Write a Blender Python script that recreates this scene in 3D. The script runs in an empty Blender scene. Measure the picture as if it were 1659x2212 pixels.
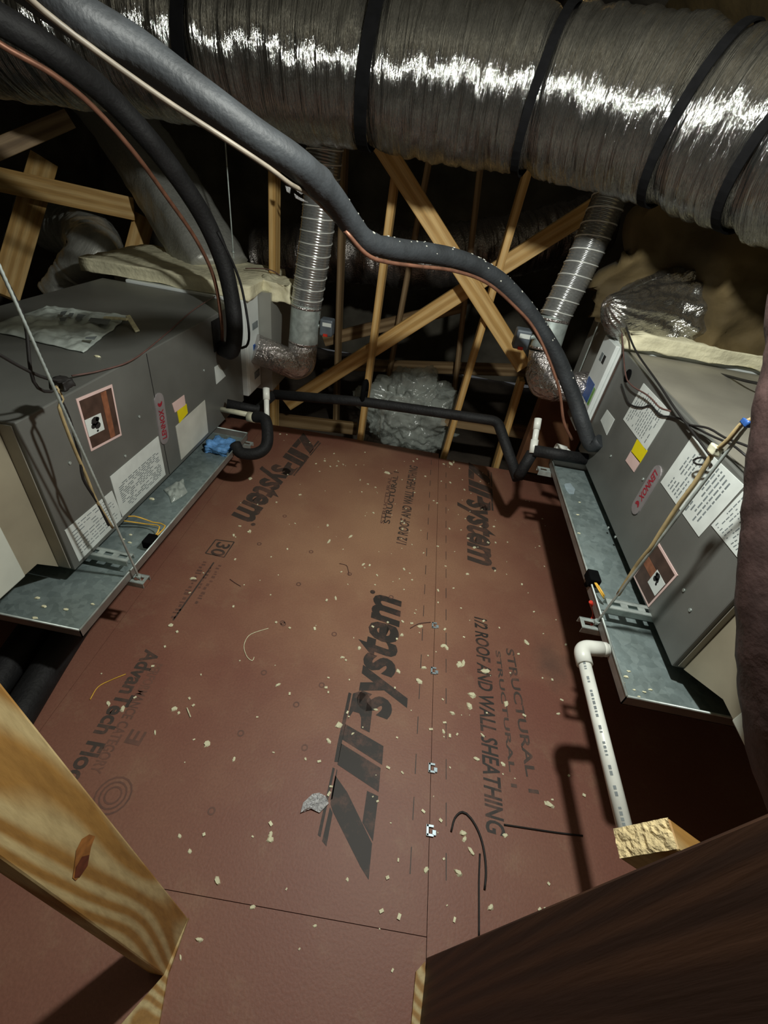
import bpy, bmesh, math, random
from mathutils import Vector, Matrix, noise

random.seed(7)
scn = bpy.context.scene
COL = scn.collection

# ------------------------------------------------------------------ camera
CW, CH, FPX = 1659.0, 2212.0, 958.78
CX, CY = CW / 2, CH / 2
CAM = Vector((0, 0, 1.5))
def _unit(p):
    return Vector(((p[0] - CX) / FPX, (p[1] - CY) / FPX, 1.0)).normalized()
_dn = _unit((620, 2340))
_fw = _unit((1000, 390)); _fw = (_fw - _dn * _fw.dot(_dn)).normalized()
_up = -_dn
_rt = _fw.cross(_up)
if _rt.x < 0: _rt = -_rt
def to_world(v): return Vector((_rt.dot(v), _fw.dot(v), _up.dot(v)))
cam_d = bpy.data.cameras.new('camera')
cam = bpy.data.objects.new('camera', cam_d); COL.objects.link(cam)
cam_d.sensor_fit = 'VERTICAL'; cam_d.sensor_height = 36.0; cam_d.lens = FPX / CH * 36.0
cam_d.clip_start = 0.01; cam_d.clip_end = 60
_r, _d, _f = to_world(Vector((1, 0, 0))), to_world(Vector((0, 1, 0))), to_world(Vector((0, 0, 1)))
mw = Matrix.Identity(4)
for i in range(3):
    mw[i][0] = _r[i]; mw[i][1] = -_d[i]; mw[i][2] = -_f[i]; mw[i][3] = CAM[i]
cam.matrix_world = mw
scn.camera = cam

# ------------------------------------------------------------------ world, lights, exposure
wd = bpy.data.worlds.new('attic_air'); scn.world = wd; wd.use_nodes = True
wd.node_tree.nodes['Background'].inputs[0].default_value = (0.9, 0.95, 1.0, 1)
wd.node_tree.nodes['Background'].inputs[1].default_value = 0.045
LAMP = Vector((0.23, 0.92, 1.88))
ld = bpy.data.lights.new('bulb_light', 'POINT'); ld.energy = 62; ld.color = (0.98, 1.0, 0.93); ld.shadow_soft_size = 0.035
lo = bpy.data.objects.new('bulb_light', ld); lo.location = LAMP; COL.objects.link(lo)
vs = scn.view_settings
vs.view_transform = 'Standard'; vs.look = 'None'; vs.gamma = 1.0; vs.use_curve_mapping = False; vs.exposure = 0.32

# ------------------------------------------------------------------ pixel -> place helpers (planes of the attic)
def ray(px, py): return to_world(_unit((px, py)))
def pz(px, py, z=0.0): r = ray(px, py); return CAM + r * ((z - CAM.z) / r.z)
def pxx(px, py, x): r = ray(px, py); return CAM + r * (x / r.x)
def pyy(px, py, y): r = ray(px, py); return CAM + r * (y / r.y)
def pd(px, py, d): r = ray(px, py); return CAM + r * (d / r.dot(_f))

# ------------------------------------------------------------------ materials
def srgb(r, g, b):
    def c(v):
        v /= 255.0
        return v / 12.92 if v <= 0.04045 else ((v + 0.055) / 1.055) ** 2.4
    return (c(r), c(g), c(b), 1)
MATS = {}
class NT:
    def __init__(s, name):
        s.m = bpy.data.materials.new(name); s.m.use_nodes = True
        s.t = s.m.node_tree; s.b = s.t.nodes['Principled BSDF']; MATS[name] = s.m
    def n(s, typ, **kw):
        nd = s.t.nodes.new(typ)
        for k, v in kw.items():
            if k in nd.inputs: nd.inputs[k].default_value = v
            else: setattr(nd, k, v)
        return nd
    def l(s, a, b): s.t.links.new(a, b)
def coords(k, kind='Object', scale=(1, 1, 1), rot=(0, 0, 0)):
    tc = k.n('ShaderNodeTexCoord'); mp = k.n('ShaderNodeMapping')
    mp.inputs['Scale'].default_value = scale; mp.inputs['Rotation'].default_value = rot
    k.l(tc.outputs[kind], mp.inputs[0]); return mp.outputs[0]
def ramp(k, fac, stops):
    r = k.n('ShaderNodeValToRGB'); e = r.color_ramp.elements
    while len(e) > 1: e.remove(e[-1])
    e[0].position, e[0].color = stops[0]
    for p, c in stops[1:]:
        x = e.new(p); x.color = c
    k.l(fac, r.inputs[0]); return r.outputs[0]
def simple(name, col, rough=0.6, metal=0.0, var=0.15, vscale=8.0, bump=0.0, bscale=60.0, detail=6.0, kind='Object', scale=(1, 1, 1), spec=0.5, col2=None):
    k = NT(name); co = coords(k, kind, scale)
    nz = k.n('ShaderNodeTexNoise', Scale=vscale, Detail=detail); k.l(co, nz.inputs['Vector'])
    a = col; b = col2 if col2 else tuple(min(1, c * (1 + 2 * var)) for c in col[:3]) + (1,)
    lo_ = tuple(c * (1 - var) for c in a[:3]) + (1,)
    k.l(ramp(k, nz.outputs[0], [(0.3, lo_), (0.7, b)]), k.b.inputs['Base Color'])
    k.b.inputs['Roughness'].default_value = rough; k.b.inputs['Metallic'].default_value = metal
    k.b.inputs['Specular IOR Level'].default_value = spec
    if bump:
        n2 = k.n('ShaderNodeTexNoise', Scale=bscale, Detail=4.0); k.l(co, n2.inputs['Vector'])
        bp = k.n('ShaderNodeBump', Strength=bump, Distance=0.01); k.l(n2.outputs[0], bp.inputs['Height']); k.l(bp.outputs[0], k.b.inputs['Normal'])
    return k

# oriented-strand panel overlay: red-brown, matte, dusty
k = NT('panel_red'); co = coords(k)
n1 = k.n('ShaderNodeTexNoise', Scale=1.7, Detail=8.0, Roughness=0.6); k.l(co, n1.inputs['Vector'])
n2 = k.n('ShaderNodeTexNoise', Scale=140.0, Detail=3.0); k.l(co, n2.inputs['Vector'])
n3 = k.n('ShaderNodeTexNoise', Scale=7.0, Detail=9.0, Roughness=0.75); k.l(co, n3.inputs['Vector'])
base = ramp(k, n1.outputs[0], [(0.3, srgb(134, 85, 71)), (0.55, srgb(140, 95, 78)), (0.75, srgb(148, 106, 86))])
dust = ramp(k, n3.outputs[0], [(0.54, (0, 0, 0, 1)), (0.78, (0.38, 0.38, 0.38, 1))])
mx = k.n('ShaderNodeMixRGB'); k.l(dust, mx.inputs[0]); k.l(base, mx.inputs[1]); mx.inputs[2].default_value = srgb(170, 144, 114)
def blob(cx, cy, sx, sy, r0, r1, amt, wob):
    # soft irregular patch: distance to a spot, wobbled by noise
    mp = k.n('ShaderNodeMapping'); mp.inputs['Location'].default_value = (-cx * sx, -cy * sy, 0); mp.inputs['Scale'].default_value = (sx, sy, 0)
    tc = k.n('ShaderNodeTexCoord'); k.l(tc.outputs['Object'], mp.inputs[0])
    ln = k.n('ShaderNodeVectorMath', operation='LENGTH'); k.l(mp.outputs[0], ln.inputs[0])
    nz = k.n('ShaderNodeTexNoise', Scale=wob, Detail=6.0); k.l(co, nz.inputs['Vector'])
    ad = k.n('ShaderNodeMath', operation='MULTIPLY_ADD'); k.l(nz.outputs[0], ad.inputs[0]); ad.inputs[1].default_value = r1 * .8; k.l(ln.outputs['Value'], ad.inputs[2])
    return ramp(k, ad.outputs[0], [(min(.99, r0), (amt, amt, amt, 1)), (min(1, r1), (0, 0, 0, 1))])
md = k.n('ShaderNodeMixRGB'); k.l(blob(-.12, 1.75, .62, .5, .38, .98, .75, 3.0), md.inputs[0]); k.l(mx.outputs[0], md.inputs[1]); md.inputs[2].default_value = srgb(186, 146, 114)  # tan dust, and brighter light painted into the mid-far floor colour
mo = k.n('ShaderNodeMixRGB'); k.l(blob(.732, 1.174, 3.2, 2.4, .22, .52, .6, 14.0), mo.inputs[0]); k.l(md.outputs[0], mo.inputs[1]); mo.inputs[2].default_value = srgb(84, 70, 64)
mg = k.n('ShaderNodeMixRGB', blend_type='MULTIPLY'); mg.inputs[0].default_value = 0.25
k.l(mo.outputs[0], mg.inputs[1]); k.l(ramp(k, n2.outputs[0], [(0.3, (0.6, 0.6, 0.6, 1)), (0.7, (1.2, 1.2, 1.2, 1))]), mg.inputs[2])
k.l(mg.outputs[0], k.b.inputs['Base Color']); k.b.inputs['Roughness'].default_value = 0.55
bp = k.n('ShaderNodeBump', Strength=0.15, Distance=0.004); k.l(n2.outputs[0], bp.inputs['Height']); k.l(bp.outputs[0], k.b.inputs['Normal'])

def ink(name, col, cover):
    k = NT(name); co = coords(k)
    n1 = k.n('ShaderNodeTexNoise', Scale=9.0, Detail=8.0, Roughness=0.75); k.l(co, n1.inputs['Vector'])
    k.l(ramp(k, n1.outputs[0], [(cover - 0.12, col), (cover + 0.2, srgb(134, 92, 76))]), k.b.inputs['Base Color'])
    k.b.inputs['Roughness'].default_value = 0.6
ink('ink_dark', srgb(52, 46, 42), 0.62)
ink('ink_mid', srgb(74, 64, 58), 0.60)
ink('ink_faint', srgb(104, 76, 66), 0.52)

def wood(name, c1, c2, ring=9.0, stretch=(1.0, 1.0, 0.06), dist=2.2, knots=True):
    k = NT(name); co = coords(k, 'Object', stretch)
    n1 = k.n('ShaderNodeTexNoise', Scale=3.2, Detail=2.0); k.l(co, n1.inputs['Vector'])
    va = k.n('ShaderNodeVectorMath', operation='MULTIPLY_ADD'); k.l(n1.outputs['Color'], va.inputs[0]); va.inputs[1].default_value = (dist * .1,) * 3; k.l(co, va.inputs[2])
    wv = k.n('ShaderNodeTexWave', wave_type='RINGS', rings_direction='Z', Scale=ring, Distortion=1.2, Detail=2.0); k.l(va.outputs[0], wv.inputs['Vector'])
    n2 = k.n('ShaderNodeTexNoise', Scale=110.0, Detail=4.0); k.l(co, n2.inputs['Vector'])
    colr = ramp(k, wv.outputs[0], [(0.1, c1), (0.8, c2), (1.0, tuple(v * .9 for v in c2[:3]) + (1,))])
    mg = k.n('ShaderNodeMixRGB', blend_type='MULTIPLY'); mg.inputs[0].default_value = 0.5; k.l(colr, mg.inputs[1])
    k.l(ramp(k, n2.outputs[0], [(0.3, (0.55, 0.5, 0.45, 1)), (0.6, (1, 1, 1, 1))]), mg.inputs[2])
    out = mg.outputs[0]
    if knots:
        vo = k.n('ShaderNodeTexVoronoi', Scale=2.3); k.l(co, vo.inputs['Vector'])
        mk = k.n('ShaderNodeMixRGB'); k.l(ramp(k, vo.outputs['Distance'], [(0.04, (0.85, 0.85, 0.85, 1)), (0.09, (0, 0, 0, 1))]), mk.inputs[0])
        k.l(out, mk.inputs[1]); mk.inputs[2].default_value = tuple(v * .3 for v in c2[:3]) + (1,); out = mk.outputs[0]
    k.l(out, k.b.inputs['Base Color']); k.b.inputs['Roughness'].default_value = 0.62
    bp = k.n('ShaderNodeBump', Strength=0.2, Distance=0.003); k.l(n2.outputs[0], bp.inputs['Height']); k.l(bp.outputs[0], k.b.inputs['Normal'])
wood('wood_pine', srgb(220, 184, 122), srgb(200, 158, 92))
wood('wood_fore', srgb(206, 184, 134), srgb(172, 128, 66), ring=9.0, stretch=(1, 1, 0.16), dist=5.5, knots=False)
wood('wood_brown', srgb(78, 50, 32), srgb(54, 32, 20), ring=16.0)
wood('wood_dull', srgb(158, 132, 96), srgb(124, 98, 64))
simple('wood_endgrain', srgb(206, 186, 140), 0.8, var=0.2, vscale=60, bump=0.6, bscale=160)

# foil jacket of ducts (u = along the duct, v = around it, both in metres)
def foil(name, col, rough, strx, bump, metal=0.9, bs=26.0, stry=5.0, iso=0.35):
    k = NT(name); co = coords(k, 'UV', (strx, stry, 1))
    n1 = k.n('ShaderNodeTexNoise', Scale=1.0, Detail=5.0, Roughness=0.65); k.l(co, n1.inputs['Vector'])
    co2 = coords(k, 'UV', (bs, bs, 1))
    n2 = k.n('ShaderNodeTexNoise', Scale=3.0, Detail=3.0); k.l(co2, n2.inputs['Vector'])
    ad = k.n('ShaderNodeMath', operation='MULTIPLY_ADD'); k.l(n2.outputs[0], ad.inputs[0]); ad.inputs[1].default_value = iso; k.l(n1.outputs[0], ad.inputs[2])
    bp = k.n('ShaderNodeBump', Strength=bump, Distance=0.02); k.l(ad.outputs[0], bp.inputs['Height']); k.l(bp.outputs[0], k.b.inputs['Normal'])
    k.l(ramp(k, n2.outputs[0], [(0.3, tuple(v * .8 for v in col[:3]) + (1,)), (0.7, col)]), k.b.inputs['Base Color'])
    k.b.inputs['Metallic'].default_value = metal; k.b.inputs['Roughness'].default_value = rough
foil('foil_trunk', (0.34, 0.34, 0.325, 1), 0.12, 75.0, 0.7, metal=0.97, bs=8.0, stry=4.0, iso=0.1)
foil('foil_crinkle', (0.5, 0.49, 0.46, 1), 0.15, 7.0, 0.8, metal=0.95, bs=9.0, stry=30.0, iso=0.35)
foil('foil_flex', (0.42, 0.43, 0.42, 1), 0.2, 22.0, 0.04, metal=0.7)
foil('foil_tape', (0.62, 0.57, 0.55, 1), 0.2, 16.0, 0.9, metal=0.85, bs=14, stry=16.0, iso=0.7)
foil('foil_dark', (0.5, 0.46, 0.43, 1), 0.24, 46.0, 0.7)
foil('foil_board', (0.42, 0.42, 0.38, 1), 0.42, 14.0, 0.3, metal=0.35)

k = NT('galvanized'); co = coords(k)
vo = k.n('ShaderNodeTexVoronoi', Scale=55.0); k.l(co, vo.inputs['Vector'])
n1 = k.n('ShaderNodeTexNoise', Scale=5.0, Detail=8.0, Roughness=0.7); k.l(co, n1.inputs['Vector'])
mg = k.n('ShaderNodeMixRGB', blend_type='MULTIPLY'); mg.inputs[0].default_value = 0.6
k.l(ramp(k, vo.outputs['Color'], [(0.2, srgb(146, 162, 162)), (0.8, srgb(168, 184, 184))]), mg.inputs[1])
k.l(ramp(k, n1.outputs[0], [(0.35, (0.45, 0.45, 0.42, 1)), (0.65, (1, 1, 1, 1))]), mg.inputs[2])
k.l(mg.outputs[0], k.b.inputs['Base Color']); k.b.inputs['Metallic'].default_value = 0.55
k.l(ramp(k, n1.outputs[0], [(0.3, (0.4,) * 3 + (1,)), (0.7, (0.6,) * 3 + (1,))]), k.b.inputs['Roughness'])
simple('zinc', srgb(176, 186, 182), 0.45, 0.5, 0.2, 30)
simple('sheet_pan_side', srgb(130, 122, 116), 0.5, 0.45, 0.2, 10)
simple('cabinet_grey', srgb(98, 99, 95), 0.42, 0.0, 0.10, 5.0, 0.04, 300)
simple('cabinet_end', srgb(150, 146, 134), 0.5, 0.2, 0.10, 6.0)
simple('plenum_beige', srgb(150, 142, 122), 0.6, 0.1, 0.10, 6.0)
simple('white_board', srgb(206, 210, 198), 0.6, 0, 0.06, 8)
simple('white_paint', srgb(222, 228, 226), 0.45, 0, 0.04, 10)
simple('paper', srgb(214, 220, 216), 0.6, 0, 0.05, 20)
simple('paper_grey', srgb(196, 196, 186), 0.6, 0, 0.1, 9)
simple('print_grey', srgb(118, 126, 128), 0.7, 0, 0.15, 30)
simple('print_black', srgb(34, 34, 34), 0.6, 0, 0.1, 30)
simple('label_brown', srgb(72, 54, 46), 0.5, 0, 0.2, 30)
simple('label_rust', srgb(132, 84, 60), 0.5, 0, 0.25, 40)
simple('label_pink', srgb(222, 192, 186), 0.55, 0, 0.06, 12)
simple('label_yellow', srgb(232, 214, 20), 0.5, 0, 0.06, 12)
simple('label_blue', srgb(44, 84, 150), 0.45, 0, 0.2, 60)
simple('label_green', srgb(110, 160, 80), 0.45, 0, 0.2, 60)
simple('badge_silver', srgb(176, 170, 172), 0.35, 0.5, 0.08, 20)
simple('badge_red', srgb(150, 38, 52), 0.45, 0, 0.1, 20)
simple('foam_rubber', srgb(40, 43, 46), 0.6, 0, 0.25, 14, 0.2, 90, spec=0.45)
simple('foam_rubber_dark', srgb(26, 26, 27), 0.65, 0, 0.3, 14, 0.25, 90, spec=0.3)
simple('strap_black', srgb(10, 10, 11), 0.9, 0, 0.2, 30, spec=0.08)
simple('sleeve_dark', srgb(58, 44, 42), 0.55, 0, 0.3, 20, 0.35, 45, spec=0.3)
simple('copper', srgb(126, 88, 70), 0.5, 0.5, 0.25, 25)
simple('pipe_tan', srgb(112, 104, 92), 0.5, 0, 0.2, 30)
simple('tan_cable', srgb(156, 138, 100), 0.6, 0, 0.2, 30)
simple('brown_wire', srgb(92, 66, 60), 0.6, 0, 0.2, 30)
simple('black_wire', srgb(30, 28, 27), 0.6, 0, 0.2, 30)
simple('yellow_wire', srgb(226, 178, 66), 0.5, 0, 0.15, 30)
simple('steel_wire', srgb(226, 228, 222), 0.4, 0.3, 0.1, 30)
simple('pvc', srgb(232, 234, 226), 0.35, 0, 0.05, 15)
simple('pvc_old', srgb(198, 196, 172), 0.45, 0, 0.15, 25)
simple('spray_foam', srgb(222, 216, 184), 0.85, 0, 0.12, 9, 0.6, 35)
simple('foam_brown', srgb(84, 70, 42), 0.85, 0, 0.35, 3.5, 0.7, 12)
simple('roof_dark', srgb(102, 97, 86), 0.9, 0, 0.35, 3.0, 0.6, 10)
simple('under_dark', srgb(78, 68, 58), 0.95, 0, 0.3, 4.0, 0.6, 14)
simple('chip', srgb(232, 222, 186), 0.7, 0, 0.2, 60)
simple('knot_ring', srgb(150, 98, 48), 0.6, 0, 0.25, 60)
simple('knot_heart', srgb(96, 48, 28), 0.6, 0, 0.25, 60)
simple('foil_scrap', srgb(226, 226, 230), 0.3, 0.6, 0.3, 120, 0.8, 200)
simple('clip_metal', srgb(178, 196, 204), 0.35, 0.4, 0.1, 30)
simple('glove_blue', srgb(92, 142, 196), 0.55, 0, 0.25, 40, 0.3, 80)
simple('box_brown', srgb(92, 60, 36), 0.7, 0, 0.3, 6)
simple('actuator_grey', srgb(92, 100, 108), 0.5, 0.1, 0.15, 20)
simple('red_plastic', srgb(196, 52, 36), 0.4, 0, 0.1, 20)
simple('stain_dark', srgb(86, 62, 56), 0.6, 0, 0.2, 20)
k = simple('poly_film', srgb(206, 214, 206), 0.12, 0, 0.2, 7, 0.3, 40, spec=0.9)
k.b.inputs['Alpha'].default_value = 0.36
k = simple('poly_bag', srgb(204, 214, 208), 0.3, 0, 0.2, 9, 0.4, 40)
k.b.inputs['Alpha'].default_value = 0.75

# ------------------------------------------------------------------ mesh helpers
def mesh_obj(name, verts, faces, mat, parent=None, uvs=None, smooth=False, mats=None, fm=None):
    me = bpy.data.meshes.new(name)
    me.from_pydata([tuple(v) for v in verts], [], faces)
    for m in ([mat] if not mats else mats): me.materials.append(MATS[m])
    if fm:
        for p, i in zip(me.polygons, fm): p.material_index = i
    if uvs:
        ul = me.uv_layers.new(name='UVMap')
        for lp in me.loops: ul.data[lp.index].uv = uvs[lp.index] if len(uvs) == len(me.loops) else uvs[lp.vertex_index]
    if smooth: me.polygons.foreach_set('use_smooth', [True] * len(me.polygons))
    me.update()
    o = bpy.data.objects.new(name, me); COL.objects.link(o)
    if parent: o.parent = parent
    return o
def tag(o, label, cat, group=None, kind=None):
    o['label'] = label
    if cat: o['category'] = cat
    if group: o['group'] = group
    if kind: o['kind'] = kind
    return o
def thing(name, label, cat, group=None):
    o = bpy.data.objects.new(name, None); COL.objects.link(o); o.empty_display_size = 0.05
    return tag(o, label, cat, group)
def struct(o): o['kind'] = 'structure'; return o
def settle(root, base):
    # put the empty at the base of the thing, keeping the parts where they stand
    base = Vector(base); root.location = base
    for ch in root.children: ch.location = ch.location - base
    return root

class MB:
    def __init__(s): s.v = []; s.f = []; s.uv = None
    def add(s, vs, fs):
        b = len(s.v); s.v += [Vector(v) for v in vs]; s.f += [tuple(i + b for i in f) for f in fs]; return s
    def box(s, lo, hi):
        x0, y0, z0 = lo; x1, y1, z1 = hi
        return s.add([(x0, y0, z0), (x1, y0, z0), (x1, y1, z0), (x0, y1, z0), (x0, y0, z1), (x1, y0, z1), (x1, y1, z1), (x0, y1, z1)],
                     [(0, 3, 2, 1), (4, 5, 6, 7), (0, 1, 5, 4), (1, 2, 6, 5), (2, 3, 7, 6), (3, 0, 4, 7)])
    def obox(s, c, ax, ay, az):      # oriented box, half axes
        c = Vector(c); P = [c + ax * i + ay * j + az * l for l in (-1, 1) for i, j in ((-1, -1), (1, -1), (1, 1), (-1, 1))]
        return s.add(P, [(0, 3, 2, 1), (4, 5, 6, 7), (0, 1, 5, 4), (1, 2, 6, 5), (2, 3, 7, 6), (3, 0, 4, 7)])
    def prism(s, pts, n):            # polygon extruded by vector n
        m = len(pts); n = Vector(n); pts = [Vector(p) for p in pts]
        return s.add(pts + [p + n for p in pts], [tuple(range(m - 1, -1, -1)), tuple(range(m, 2 * m))] + [(i, (i + 1) % m, (i + 1) % m + m, i + m) for i in range(m)])
    def build(s, name, mat, parent=None, smooth=False, bevel=0.0, seg=2):
        o = mesh_obj(name, s.v, s.f, mat, parent, None, smooth)
        bm = bmesh.new(); bm.from_mesh(o.data); bmesh.ops.recalc_face_normals(bm, faces=bm.faces)
        if bevel: bmesh.ops.bevel(bm, geom=list(bm.edges), offset=bevel, segments=seg, affect='EDGES', profile=0.5)
        bm.to_mesh(o.data); bm.free(); return o
def catmull(pts, step):
    pts = [Vector(p) for p in pts]
    out = []; P = [pts[0] * 2 - pts[1]] + pts + [pts[-1] * 2 - pts[-2]]
    for i in range(1, len(P) - 2):
        p0, p1, p2, p3 = P[i - 1:i + 3]
        n = max(2, int((p2 - p1).length / step))
        for j in range(n):
            t = j / n
            out.append(0.5 * ((2 * p1) + (p2 - p0) * t + (2 * p0 - 5 * p1 + 4 * p2 - p3) * t * t + (3 * p1 - p0 - 3 * p2 + p3) * t ** 3))
    out.append(pts[-1]); return out
def frames(path):
    T = [(path[min(i + 1, len(path) - 1)] - path[max(i - 1, 0)]).normalized() for i in range(len(path))]
    up = Vector((0, 0, 1)) if abs(T[0].z) < 0.9 else Vector((0, 1, 0))
    n = (up - T[0] * up.dot(T[0])).normalized(); N = [n]
    for i in range(1, len(path)):
        n = N[-1] - T[i] * N[-1].dot(T[i]); N.append(n.normalized())
    return T, N
def sweep(path, rad, sides=16, disp=None, caps=True, squash=None):
    T, N = frames(path); v = []; f = []; uv = []; s = 0; m = len(path)
    for i, p in enumerate(path):
        if i: s += (p - path[i - 1]).length
        r = rad(i / (m - 1)) if callable(rad) else rad
        b = T[i].cross(N[i])
        for j in range(sides):
            a = 2 * math.pi * j / sides
            rr = r * (1 + disp(s, a)) if disp else r
            d = N[i] * math.cos(a) + b * math.sin(a)
            v.append(p + d * rr); uv.append((s, a * r))
    for i in range(m - 1):
        for j in range(sides):
            k2 = (j + 1) % sides
            f.append((i * sides + j, i * sides + k2, (i + 1) * sides + k2, (i + 1) * sides + j))
    if caps:
        f.append(tuple(range(sides - 1, -1, -1))); f.append(tuple((m - 1) * sides + j for j in range(sides)))
    return v, f, uv
def tube(name, pts, rad, mat, parent=None, sides=14, step=0.02, disp=None, straight=False, caps=True):
    path = [Vector(p) for p in pts] if straight else catmull(pts, step)
    v, f, uv = sweep(path, rad, sides, disp, caps)
    o = mesh_obj(name, v, f, mat, parent, None, True)
    ul = o.data.uv_layers.new(name='UVMap')
    for lp in o.data.loops: ul.data[lp.index].uv = uv[lp.vertex_index]
    if caps:
        for p in o.data.polygons:
            if len(p.vertices) > 4: p.use_smooth = False
    return o
def straight_path(a, b, step=0.01):
    a, b = Vector(a), Vector(b); n = max(2, int((b - a).length / step))
    return [a.lerp(b, i / n) for i in range(n + 1)]
def fillet(pts, r, n=6):
    pts = [Vector(p) for p in pts]; out = [pts[0]]
    for i in range(1, len(pts) - 1):
        a = (pts[i - 1] - pts[i]); b = (pts[i + 1] - pts[i]); d = min(r, a.length * .49, b.length * .49)
        A = pts[i] + a.normalized() * d; B = pts[i] + b.normalized() * d
        for j in range(n + 1):
            t = j / n; out.append(A * (1 - t) ** 2 + pts[i] * 2 * t * (1 - t) + B * t * t)
    out.append(pts[-1]); return out
def wire(name, pts, r, mat, parent=None, sides=6, step=0.02): return tube(name, pts, r, mat, parent, sides, step)

def board(name, a, b, width_dir, width, thick, mat, label=None, cat='lumber', parent=None, group=None, bevel=0.002):
    """timber from a to b (centre line); width along width_dir, thickness across; origin at a, local z along the grain"""
    a, b = Vector(a), Vector(b); z = (b - a).normalized(); w = Vector(width_dir); w = (w - z * w.dot(z)).normalized(); t = z.cross(w); L = (b - a).length
    mb = MB().box((-width / 2, -thick / 2, 0), (width / 2, thick / 2, L))
    o = mb.build(name, mat, parent, bevel=bevel, seg=1)
    m = Matrix.Identity(4)
    for i in range(3): m[i][0] = w[i]; m[i][1] = t[i]; m[i][2] = z[i]; m[i][3] = a[i]
    o.matrix_world = m
    off = Vector((random.uniform(-.03, .03), random.uniform(-.03, .03), random.uniform(0, 4)))
    if label: tag(o, label, cat, group)
    return o

def text_mesh(body, shear=0.0, bold=0.0, size=1.0, space=1.0):
    cu = bpy.data.curves.new('t', 'FONT'); cu.body = body; cu.shear = shear; cu.offset = bold; cu.size = size; cu.space_character = space; cu.resolution_u = 3
    o = bpy.data.objects.new('t', cu); COL.objects.link(o)
    dg = bpy.context.evaluated_depsgraph_get()
    me = bpy.data.meshes.new_from_object(o.evaluated_get(dg))
    V = [v.co.copy() for v in me.vertices]; Fc = [tuple(p.vertices) for p in me.polygons]
    bpy.data.objects.remove(o); bpy.data.curves.remove(cu); bpy.data.meshes.remove(me)
    return V, Fc
def lettering(name, body, origin, adv, up, length, height, mat, parent, lift, shear=0.0, bold=0.02, space=1.0):
    """flat print: text starting at origin, running along adv (unit), letters standing along up; stretched to length x height"""
    V, Fc = text_mesh(body, shear, bold, 1.0, space)
    x0 = min(v.x for v in V); x1 = max(v.x for v in V); y0 = min(v.y for v in V); y1 = max(v.y for v in V)
    origin, adv, up = Vector(origin), Vector(adv), Vector(up); n = adv.cross(up).normalized()
    W = [origin + adv * ((v.x - x0) / (x1 - x0) * length) + up * ((v.y - y0) / (y1 - y0) * height) + n * lift for v in V]
    return mesh_obj(name, W, Fc, mat, parent)

# ================================================================== SETTING
def bumpy_plane(name, a, u, v, nu, nv, amp, sc, mat, fine=0.0):
    a, u, v = Vector(a), Vector(u), Vector(v); n = u.cross(v).normalized(); V = []
    for i in range(nu + 1):
        for j in range(nv + 1):
            p = a + u * (i / nu) + v * (j / nv)
            d = noise.fractal(p * sc, 1.0, 2.0, 4) * amp
            V.append(p + n * d)
    F_ = [(i * (nv + 1) + j, (i + 1) * (nv + 1) + j, (i + 1) * (nv + 1) + j + 1, i * (nv + 1) + j + 1) for i in range(nu) for j in range(nv)]
    return struct(mesh_obj(name, V, F_, mat, None, None, True))
bumpy_plane('wall_right', (3.05, -1.6, -0.3), (0, 7.0, 0), (-2.05, 0, 2.85), 110, 60, 0.09, 2.2, 'foam_brown')
bumpy_plane('ceiling', (-3.8, -1.6, 2.5), (5.1, 0, 0), (0, 7.0, 0), 60, 70, 0.05, 2.0, 'roof_dark')
bumpy_plane('wall_left', (-3.7, -1.6, -0.3), (0, 7.0, 0), (0, 0, 2.9), 50, 30, 0.05, 2.0, 'roof_dark')
bumpy_plane('wall_back', (-3.8, 5.3, -0.3), (7, 0, 0), (0, 0, 2.9), 50, 30, 0.06, 1.6, 'roof_dark')
bumpy_plane('wall_front', (3.2, -1.5, -0.3), (-7.0, 0, 0), (0, 0, 2.9), 20, 12, 0.04, 1.6, 'roof_dark')

floor = bpy.data.objects.new('floor', None); COL.objects.link(floor); struct(floor)
sub = bumpy_plane('subfloor', (-3.8, -1.6, -0.34), (7.0, 0, 0), (0, 7.0, 0), 60, 60, 0.05, 3.0, 'under_dark'); sub.parent = floor
del sub['kind']
SA = pz(921, 2060); SB = pz(948, 985)
sv = (SB - SA).normalized(); su = Vector((sv.y, -sv.x, 0))
S0 = SA + sv * 0.03                      # crossing of the long seam and the short seam
def P2(u, v, z=0.0): return S0 + su * u + sv * v + Vector((0, 0, z))
def panel(u0, u1, v0, v1):
    g = 0.0008
    # a gentle sag along the far edge, as the sheet rolls off its joist
    nu, nv = 6, 16; V = []; F_ = []
    for s_, z in ((0, 0.0), (1, -0.012)):
        for i in range(nu + 1):
            for j in range(nv + 1):
                V.append(P2(u0 + g + (u1 - u0 - 2 * g) * i / nu, v0 + g + (v1 - v0 - 2 * g) * j / nv, z))
    n = (nu + 1) * (nv + 1)
    for i in range(nu):
        for j in range(nv):
            a = i * (nv + 1) + j; b = a + nv + 1
            F_.append((a, b, b + 1, a + 1)); F_.append((n + a, n + a + 1, n + b + 1, n + b))
    ring = [i * (nv + 1) for i in range(nu)] + [nu * (nv + 1) + j for j in range(nv)] + [i * (nv + 1) + nv for i in range(nu, 0, -1)] + [j for j in range(nv, 0, -1)]
    for q in range(len(ring)):
        a, b = ring[q], ring[(q + 1) % len(ring)]; F_.append((b, a, a + n, b + n))
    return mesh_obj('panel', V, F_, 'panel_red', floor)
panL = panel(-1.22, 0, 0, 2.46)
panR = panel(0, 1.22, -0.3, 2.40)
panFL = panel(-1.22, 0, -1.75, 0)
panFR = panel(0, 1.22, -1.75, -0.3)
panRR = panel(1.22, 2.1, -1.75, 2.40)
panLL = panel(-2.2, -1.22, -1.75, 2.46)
for p in (panL, panR, panFL, panFR, panRR, panLL): p['label'] = 'red-brown coated sheathing panel'

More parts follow.
